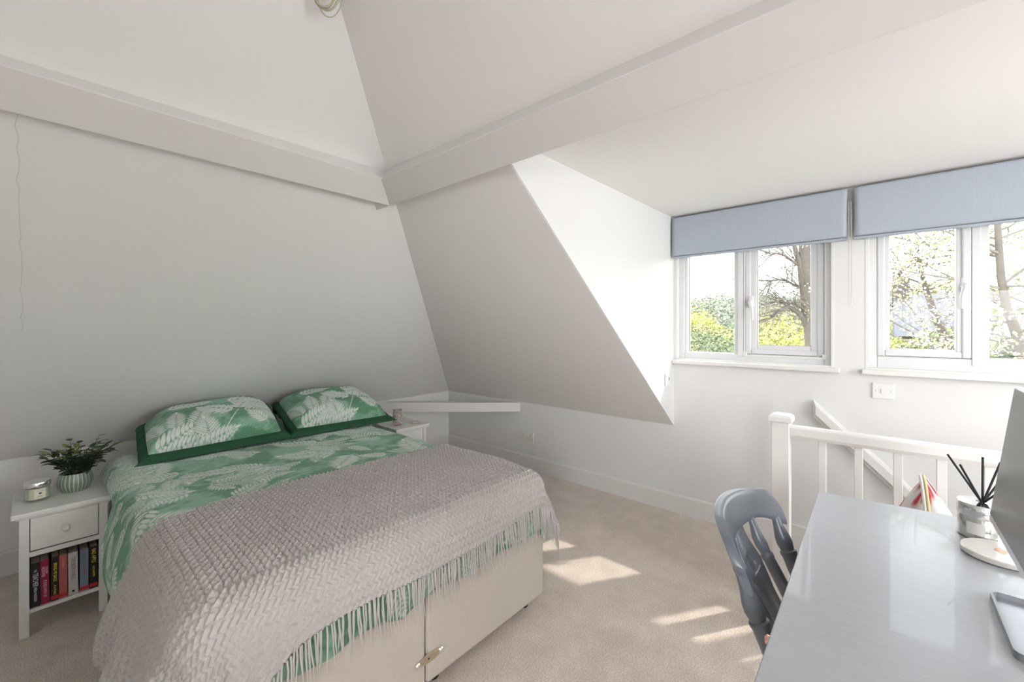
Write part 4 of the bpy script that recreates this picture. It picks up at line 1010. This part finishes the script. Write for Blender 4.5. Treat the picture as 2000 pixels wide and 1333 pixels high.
for k in range(140):
    a = rb.uniform(0, 2*PI); z = rb.uniform(0.05, 0.78); ang_ = rb.uniform(0, PI); L_ = rb.uniform(0.022, 0.034)
    du_ = ((aa-a+PI) % (2*PI)-PI)*0.115; dz_ = zz_-z; p = du_*math.cos(ang_)+dz_*math.sin(ang_); q = -du_*math.sin(ang_)+dz_*math.cos(ang_)
    mk = sstep(1-np.hypot(p/L_, q/(L_*0.62)), -0.1, 0.25)[..., None]
    Cb = Cb*(1-mk)+np.array(rb.choice([(0.42, 0.02, 0.035), (0.30, 0.015, 0.03), (0.50, 0.05, 0.07)]))*mk
grid_obj('bag_body', V, M['bagprint'], t, Cb)
pts = []
for k in range(14):
    f = k/13.0; pts.append((0.125*f+0.0, -0.004+0.008*f, 0.795-0.115*f**1.6))
MB().tube(pts, 0.0045, 8).build('zip_strip', mat('cream_yellow_trim', (0.70, 0.60, 0.30, 1), 0.6), t, smooth=70)
MB().tube([(x, y-0.0085, z) for x, y, z in pts], 0.0045, 8).build('white_piping', mat('white_trim', (0.75, 0.72, 0.70, 1), 0.6), t, smooth=70)

# ---- coil of pale flex hanging from the ceiling
t = thing('cable_coil', 'pale green coil of cable hanging from the ceiling at the top edge', 'cable', (2.37, 2.11, 2.345))
cm = mat('pale_green_flex', (0.46, 0.46, 0.34, 1), 0.5)
for k, (rx_, rz_, oy_) in enumerate(((0.030, 0.052, 0.0), (0.032, 0.058, 0.006), (0.028, 0.047, -0.006), (0.034, 0.072, 0.010))):
    pts = [(-0.66*(1.15*rx_*math.cos(2*PI*i/28)+oy_)-0.004*k, 0.75*(1.15*rx_*math.cos(2*PI*i/28)+oy_)-0.004*k, 0.022+rz_*math.sin(2*PI*i/28)) for i in range(28)]
    MB().tube(pts, 0.0034 if k < 3 else 0.0015, 8, closed=True).build('cable_loop', cm, t, smooth=70)

# ================================================================== OUTSIDE
GZ = -4.2
gm = mat('grass_ground', (0.045, 0.075, 0.018, 1), 0.95, noise=0.35, nscale=0.6)
n = 60; xs_ = np.linspace(-260, -1.5, n); ys_ = np.linspace(-140, 150, n); Xg, Yg = np.meshgrid(xs_, ys_, indexing='ij')
dist = np.hypot(Xg, Yg)
Zg = GZ+18*sstep(dist, 70, 210)*(0.65+0.6*fbm(Xg*0.02, Yg*0.02, 2, 2))+1.0*(fbm(Xg*0.08, Yg*0.08, 5)-0.5)*sstep(dist, 10, 40)
gr = grid_obj('ground', np.stack([Xg, Yg, Zg], -1), gm); S(gr)
def ground_z(x, y):
    d = math.hypot(x, y); return GZ+18*float(sstep(np.array(d), 70, 210))*(0.65+0.6*float(fbm(np.array([x*0.02]), np.array([y*0.02]), 2, 2)[0]))

LF = {'lime': mat('foliage_lime', (0.30, 0.29, 0.075, 1), 0.8, noise=0.3, nscale=1.5), 'mid': mat('foliage_mid_green', (0.13, 0.155, 0.055, 1), 0.8, noise=0.35, nscale=1.5),
      'dark': mat('foliage_dark_green', (0.075, 0.10, 0.05, 1), 0.8, noise=0.4, nscale=1.5), 'olive': mat('foliage_olive', (0.22, 0.20, 0.10, 1), 0.85, noise=0.3, nscale=1.5),
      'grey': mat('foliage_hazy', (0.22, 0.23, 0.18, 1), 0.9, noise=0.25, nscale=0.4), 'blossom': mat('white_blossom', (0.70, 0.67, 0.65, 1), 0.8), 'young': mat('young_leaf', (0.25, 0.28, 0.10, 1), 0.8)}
def leaf_cloud(cx, cy, cz, rx_, ry_, rz_, n_, size, seed, shell=0.55, lump=0.16):
    """n_ leaf quads in a lumpy ellipsoid"""
    r = np.random.default_rng(seed)
    d = r.normal(size=(n_, 3)); d /= np.linalg.norm(d, axis=1, keepdims=True)
    rad = shell+(1-shell)*r.random(n_)**0.6
    lmp = 1+lump*np.sin(d[:, 0]*5+seed)*np.cos(d[:, 1]*6+seed*2)+lump*0.6*np.sin(d[:, 2]*9+seed)
    c = d*(rad*lmp)[:, None]*np.array([rx_, ry_, rz_])+np.array([cx, cy, cz])
    a = r.normal(size=(n_, 3)); a /= np.linalg.norm(a, axis=1, keepdims=True)
    b = np.cross(a, r.normal(size=(n_, 3))); b /= np.maximum(np.linalg.norm(b, axis=1, keepdims=True), 1e-6)
    s = size*(0.6+0.8*r.random(n_))[:, None]
    return np.stack([c-a*s, c+b*s*0.6, c+a*s, c-b*s*0.6], 1)
def quads_obj(name, Q, m, parent=None):
    n_ = len(Q); me = bpy.data.meshes.new(name)
    me.vertices.add(n_*4); me.vertices.foreach_set('co', Q.astype(np.float32).reshape(-1))
    me.loops.add(n_*4); me.loops.foreach_set('vertex_index', np.arange(n_*4, dtype=np.int32))
    me.polygons.add(n_); me.polygons.foreach_set('loop_start', (np.arange(n_)*4).astype(np.int32))
    me.update(calc_edges=True); me.materials.append(m)
    o = bpy.data.objects.new(name, me); COL.objects.link(o); o['kind'] = 'stuff'
    if parent is not None: o.parent = parent
    return o
def leafy(x, y, top, r, kind, seed, label, n_=1600, size=None, group='leafy trees in the valley', name='leafy_tree', squash=1.0):
    gz = ground_z(x, y); t = thing(name, label, 'tree', (x, y, gz), 0, group)
    h = top-gz; rz_ = min(h*0.48, r*squash*1.1)
    quads_obj('foliage', leaf_cloud(0, 0, h-rz_, r, r, rz_, n_, size or r*0.11, seed), LF[kind], t)
    MB().tube([(0, 0, 0), (0.03*r, 0, h*0.4), (0, 0.03*r, h-rz_)], [0.07*r, 0.05*r, 0.03*r], 7).build('trunk', M['bark'], t)
    return t
ORD = ['first', 'second', 'third', 'fourth', 'fifth', 'sixth', 'seventh', 'eighth', 'ninth', 'tenth', 'eleventh', 'twelfth', 'thirteenth', 'fourteenth', 'fifteenth', 'sixteenth', 'seventeenth', 'eighteenth']
KW = {'lime': 'lime green', 'mid': 'mid green', 'dark': 'dark green', 'olive': 'olive', 'grey': 'hazy grey'}
near = [(-11.2, -0.35, 0.95, 1.3, 'dark', 'dark green bush rising at the left edge of the left window'), (-14.6, -2.2, 1.30, 1.4, 'dark', 'dark bush farther back at the left edge of the left window'),
        (-13.0, 1.75, 0.50, 0.9, 'lime', 'bright lime shrub low in the left window'), (-15.2, 0.35, 0.62, 1.4, 'olive', 'olive shrub low in the middle of the left window'),
        (-10.4, 2.3, 0.45, 0.8, 'mid', 'green bush at the foot of the bare tree'), (-9.3, 1.45, 0.42, 0.65, 'mid', 'small green bush in front of the bare tree'), (-14.2, 3.0, 0.75, 1.2, 'mid', 'green bush behind the bare tree trunk')]
for k, (x, y, top, r, kd, lab) in enumerate(near): leafy(x, y, top, r, kd, 100+k, lab, 4200, r*0.034, None)
far_ = [(-19.5, -3.6, 1.1, 1.5, 'olive'), (-20.0, 0.2, 1.15, 1.8, 'lime'), (-18.6, 2.9, 1.0, 1.3, 'mid'), (-25.0, -5.4, 1.7, 2.0, 'olive'), (-27.5, -1.6, 2.0, 2.3, 'lime'), (-31.0, 2.6, 2.2, 2.5, 'lime'),
        (-36.0, -8.6, 2.6, 2.6, 'lime'), (-39.0, -3.6, 3.0, 2.9, 'olive'), (-43.0, 1.6, 3.4, 3.0, 'lime'), (-46.0, -12.5, 3.2, 3.0, 'lime')]
far_.sort(key=lambda q: math.atan2(q[1]-3.4, -(q[0]-3.0)))
for k, (x, y, top, r, kd) in enumerate(far_):
    leafy(x, y, top, r, kd, 140+k, '%s spring tree in the valley, %s from the left in the left window' % (KW[kd], ORD[k]), 2600, r*0.045, 'valley trees in the left window')
rt = random.Random(9); rid_ = []
for k in range(18):                                     # hazy wooded ridge
    d = (90, 106, 122, 138)[k % 4]+rt.uniform(-2, 2); a = math.radians(172+30.0*k/17)
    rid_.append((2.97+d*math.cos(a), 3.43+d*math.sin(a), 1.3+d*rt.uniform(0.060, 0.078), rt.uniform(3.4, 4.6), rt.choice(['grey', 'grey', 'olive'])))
rid_.reverse()
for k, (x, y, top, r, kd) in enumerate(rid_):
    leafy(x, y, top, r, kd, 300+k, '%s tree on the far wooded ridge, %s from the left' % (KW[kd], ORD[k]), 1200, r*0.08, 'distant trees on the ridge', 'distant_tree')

# branches
def branch_rec(mb, p, d, L, r, depth, rg, ends=None, droop=0.0):
    pts = [p]; q = Vector(p); dd_ = Vector(d).normalized(); k_ = 4
    for i in range(k_):
        dd_ = (dd_+Vector((rg.uniform(-.22, .22), rg.uniform(-.22, .22), rg.uniform(-.18, .2)-droop))).normalized(); q = q+dd_*L/k_; pts.append(q.copy())
    mb.tube(pts, [r*(1-0.55*i/k_) for i in range(k_+1)], 6 if r > 0.02 else 4, cap=False)
    if ends is not None: ends += pts[1:]
    if depth > 0:
        for c in range(rg.choice([2, 3, 3])):
            i = rg.randint(1, k_); a = dd_.orthogonal().normalized(); a.rotate(Matrix.Rotation(rg.uniform(0, 2*PI), 3, dd_))
            branch_rec(mb, pts[i], dd_*0.75+a*0.75, L*rg.uniform(0.5, 0.72), r*0.5, depth-1, rg, ends, droop)
# bare tree right of the left window
t = thing('bare_tree', 'leafless tree with spreading branches outside the left window', 'tree', (-6.9, 2.52, GZ))
o_ = Vector((-6.9, 2.52, GZ)); rg = random.Random(21)
def rel(pts): return [Vector(p)-o_ for p in pts]
MB().tube(rel([(-6.95, 2.54, GZ), (-6.92, 2.53, -1.5), (-6.86, 2.49, 0.71), (-6.82, 2.45, 1.29), (-6.78, 2.40, 1.69), (-6.76, 2.37, 2.08), (-6.74, 2.35, 2.47), (-6.72, 2.34, 3.1), (-6.70, 2.36, 4.4), (-6.66, 2.30, 5.6)]), [0.22, 0.19, 0.155, 0.14, 0.13, 0.12, 0.105, 0.095, 0.06, 0.02], 10).build('trunk', M['bark'], t, smooth=80)
mains = [([(-6.77, 2.38, 1.78), (-6.70, 2.31, 2.1), (-6.67, 2.28, 2.47), (-6.58, 2.17, 2.96), (-6.5, 2.05, 3.7)], 0.075), ([(-6.83, 2.46, 1.2), (-6.65, 2.26, 1.57), (-6.52, 2.11, 1.69), (-6.40, 1.97, 1.62), (-6.30, 1.85, 1.47)], 0.06),
         ([(-6.76, 2.37, 2.0), (-6.60, 2.20, 2.10), (-6.46, 2.04, 2.22), (-6.30, 1.86, 2.18), (-6.17, 1.71, 2.19)], 0.030), ([(-6.67, 2.28, 2.45), (-6.49, 2.07, 2.66), (-6.35, 1.92, 2.72), (-6.2, 1.74, 2.72)], 0.028), ([(-6.78, 2.41, 1.6), (-6.60, 2.2, 1.74), (-6.4, 1.98, 1.80), (-6.2, 1.75, 1.72)], 0.03),
         ([(-6.74, 2.35, 2.4), (-6.85, 2.5, 2.7), (-6.95, 2.66, 2.95)], 0.03)]
tw = MB()
for pts, r in mains:
    MB().tube(rel(pts), [r*(1-0.7*i/(len(pts)-1)) for i in range(len(pts))], 8).build('branch', M['bark'], t, smooth=80)
    R_ = rel(pts)
    for i in range(1, len(R_)):
        for c in range(5):
            d = (R_[i]-R_[i-1]).normalized(); a = Vector((rg.uniform(-1, 1), rg.uniform(-1, 1), rg.uniform(-.7, .9)))
            branch_rec(tw, R_[i].lerp(R_[i-1], rg.random()), d*0.8+a*0.7, rg.uniform(0.35, 0.75), 0.014, 2, rg, None, 0.04)
o = tw.build('twigs', M['barkpale'], t); o['kind'] = 'stuff'
ivy = leaf_cloud(0.13, -0.10, 1.65-GZ, 0.16, 0.16, 0.35, 260, 0.016, 77, 0.8, 0.1); quads_obj('trunk_ivy', ivy, LF['olive'], t)

# blossoming trees beyond the right window
def blossom_tree(label, base, trunk, rads, seed, nbr, nleaf):
    t = thing('blossom_tree', label, 'tree', base); rg = random.Random(seed); b0 = Vector(base)
    R_ = [Vector(p)-b0 for p in trunk]
    MB().tube(R_, rads, 8).build('trunk', M['bark'], t, smooth=80)
    mb = MB(); ends = []
    for k in range(nbr):
        i = rg.randint(2, len(R_)-1); p = R_[i].lerp(R_[i-1], rg.random()); a = rg.uniform(0, 2*PI)
        branch_rec(mb, p, Vector((math.cos(a), math.sin(a), rg.uniform(-0.05, 0.5))), rg.uniform(0.6, 1.1), 0.018, 2, rg, ends, 0.0)
    o = mb.build('branches', M['barkpale'], t); o['kind'] = 'stuff'
    E_ = np.array([tuple(q) for q in ends]); r = np.random.default_rng(seed)
    for nm, m, n_, sz in (('blossom', LF['blossom'], int(nleaf*1.5), 0.016), ('young_leaves', LF['young'], nleaf, 0.017)):
        c = E_[r.integers(0, len(E_), n_)]+r.normal(size=(n_, 3))*0.055
        a = r.normal(size=(n_, 3)); a /= np.linalg.norm(a, axis=1, keepdims=True); b = np.cross(a, r.normal(size=(n_, 3))); b /= np.linalg.norm(b, axis=1, keepdims=True)
        s = sz*(0.6+0.8*r.random(n_))[:, None]; quads_obj(nm, np.stack([c-a*s, c+b*s*0.8, c+a*s, c-b*s*0.8], 1), m, t)
    return t
blossom_tree('white blossom tree filling the sash pane of the right window', (-5.9, 4.4, GZ), [(-5.9, 4.4, GZ), (-5.85, 4.35, -1.5), (-5.72, 4.22, 0.8), (-5.68, 4.18, 1.0), (-5.55, 4.03, 1.41), (-5.45, 3.91, 1.88), (-5.40, 3.86, 2.18), (-5.36, 3.82, 2.47), (-5.3, 3.8, 3.3)], [0.10, 0.085, 0.055, 0.05, 0.042, 0.032, 0.026, 0.02, 0.008], 31, 26, 2600)
blossom_tree('white blossom tree with dark trunk at the right edge of the photo', (-4.95, 4.85, GZ), [(-4.95, 4.85, GZ), (-4.9, 4.8, -1.5), (-4.80, 4.70, 0.9), (-4.76, 4.65, 1.24), (-4.68, 4.56, 1.54), (-4.64, 4.51, 1.91), (-4.61, 4.48, 2.52), (-4.55, 4.5, 3.5)], [0.08, 0.07, 0.055, 0.05, 0.042, 0.036, 0.030, 0.010], 47, 26, 2800)
leafy(-9.9, 4.45, 1.22, 0.75, 'mid', 501, 'clipped green hedge low in the right window', 2600, 0.045, None, 'garden_hedge', 0.6)
leafy(-12.4, 6.2, 1.6, 1.6, 'dark', 502, 'dark green tree behind the blossom at the right edge of the photo', 2200, 0.09, None)
leafy(-11.9, 3.75, 0.95, 0.85, 'lime', 503, 'lime green shrub left of the hedge in the right window', 2200, 0.07, None)
# house beyond the right window
t = thing('brick_house', 'grey roofed house half hidden behind the blossom in the right window', 'house', (-24.5, 6.6, GZ))
hm = mat('pale_render', (0.085, 0.075, 0.070, 1), 0.9, noise=0.2, nscale=2); rm_ = mat('grey_slate_roof', (0.050, 0.050, 0.058, 1), 0.8, noise=0.25, nscale=6)
MB().box((-4, -2.3, 0), (2.0, 4.5, 5.2)).build('house_wall', hm, t)
MB().prism([(2.4, -2.7, 5.1), (-1.0, -2.7, 7.1), (-4.4, -2.7, 5.1)], (0, 7.6, 0)).build('house_roof', rm_, t)
MB().box((-1.3, -2.75, 6.2), (-0.6, -2.1, 7.9)).build('chimney', mat('chimney_brick', (0.060, 0.045, 0.042, 1), 0.9, noise=0.2), t)
for k in range(3): MB().lathe([(0.10, 0), (0.12, 0.05), (0.09, 0.10), (0.08, 0.35)], 10, c=(-0.95, -2.62+0.2*k, 7.9)).build('chimney_pot', mat('terracotta', (0.075, 0.050, 0.042, 1), 0.8), t)
for k in range(2):
    f = MB().box((2.0, -1.2+2.6*k, 2.9), (2.05, -0.1+2.6*k, 4.3)).build('house_window', M['upvc'], t); MB().box((2.05, -1.12+2.6*k, 2.98), (2.06, -0.18+2.6*k, 4.22)).build('window_pane', M['black'], f)
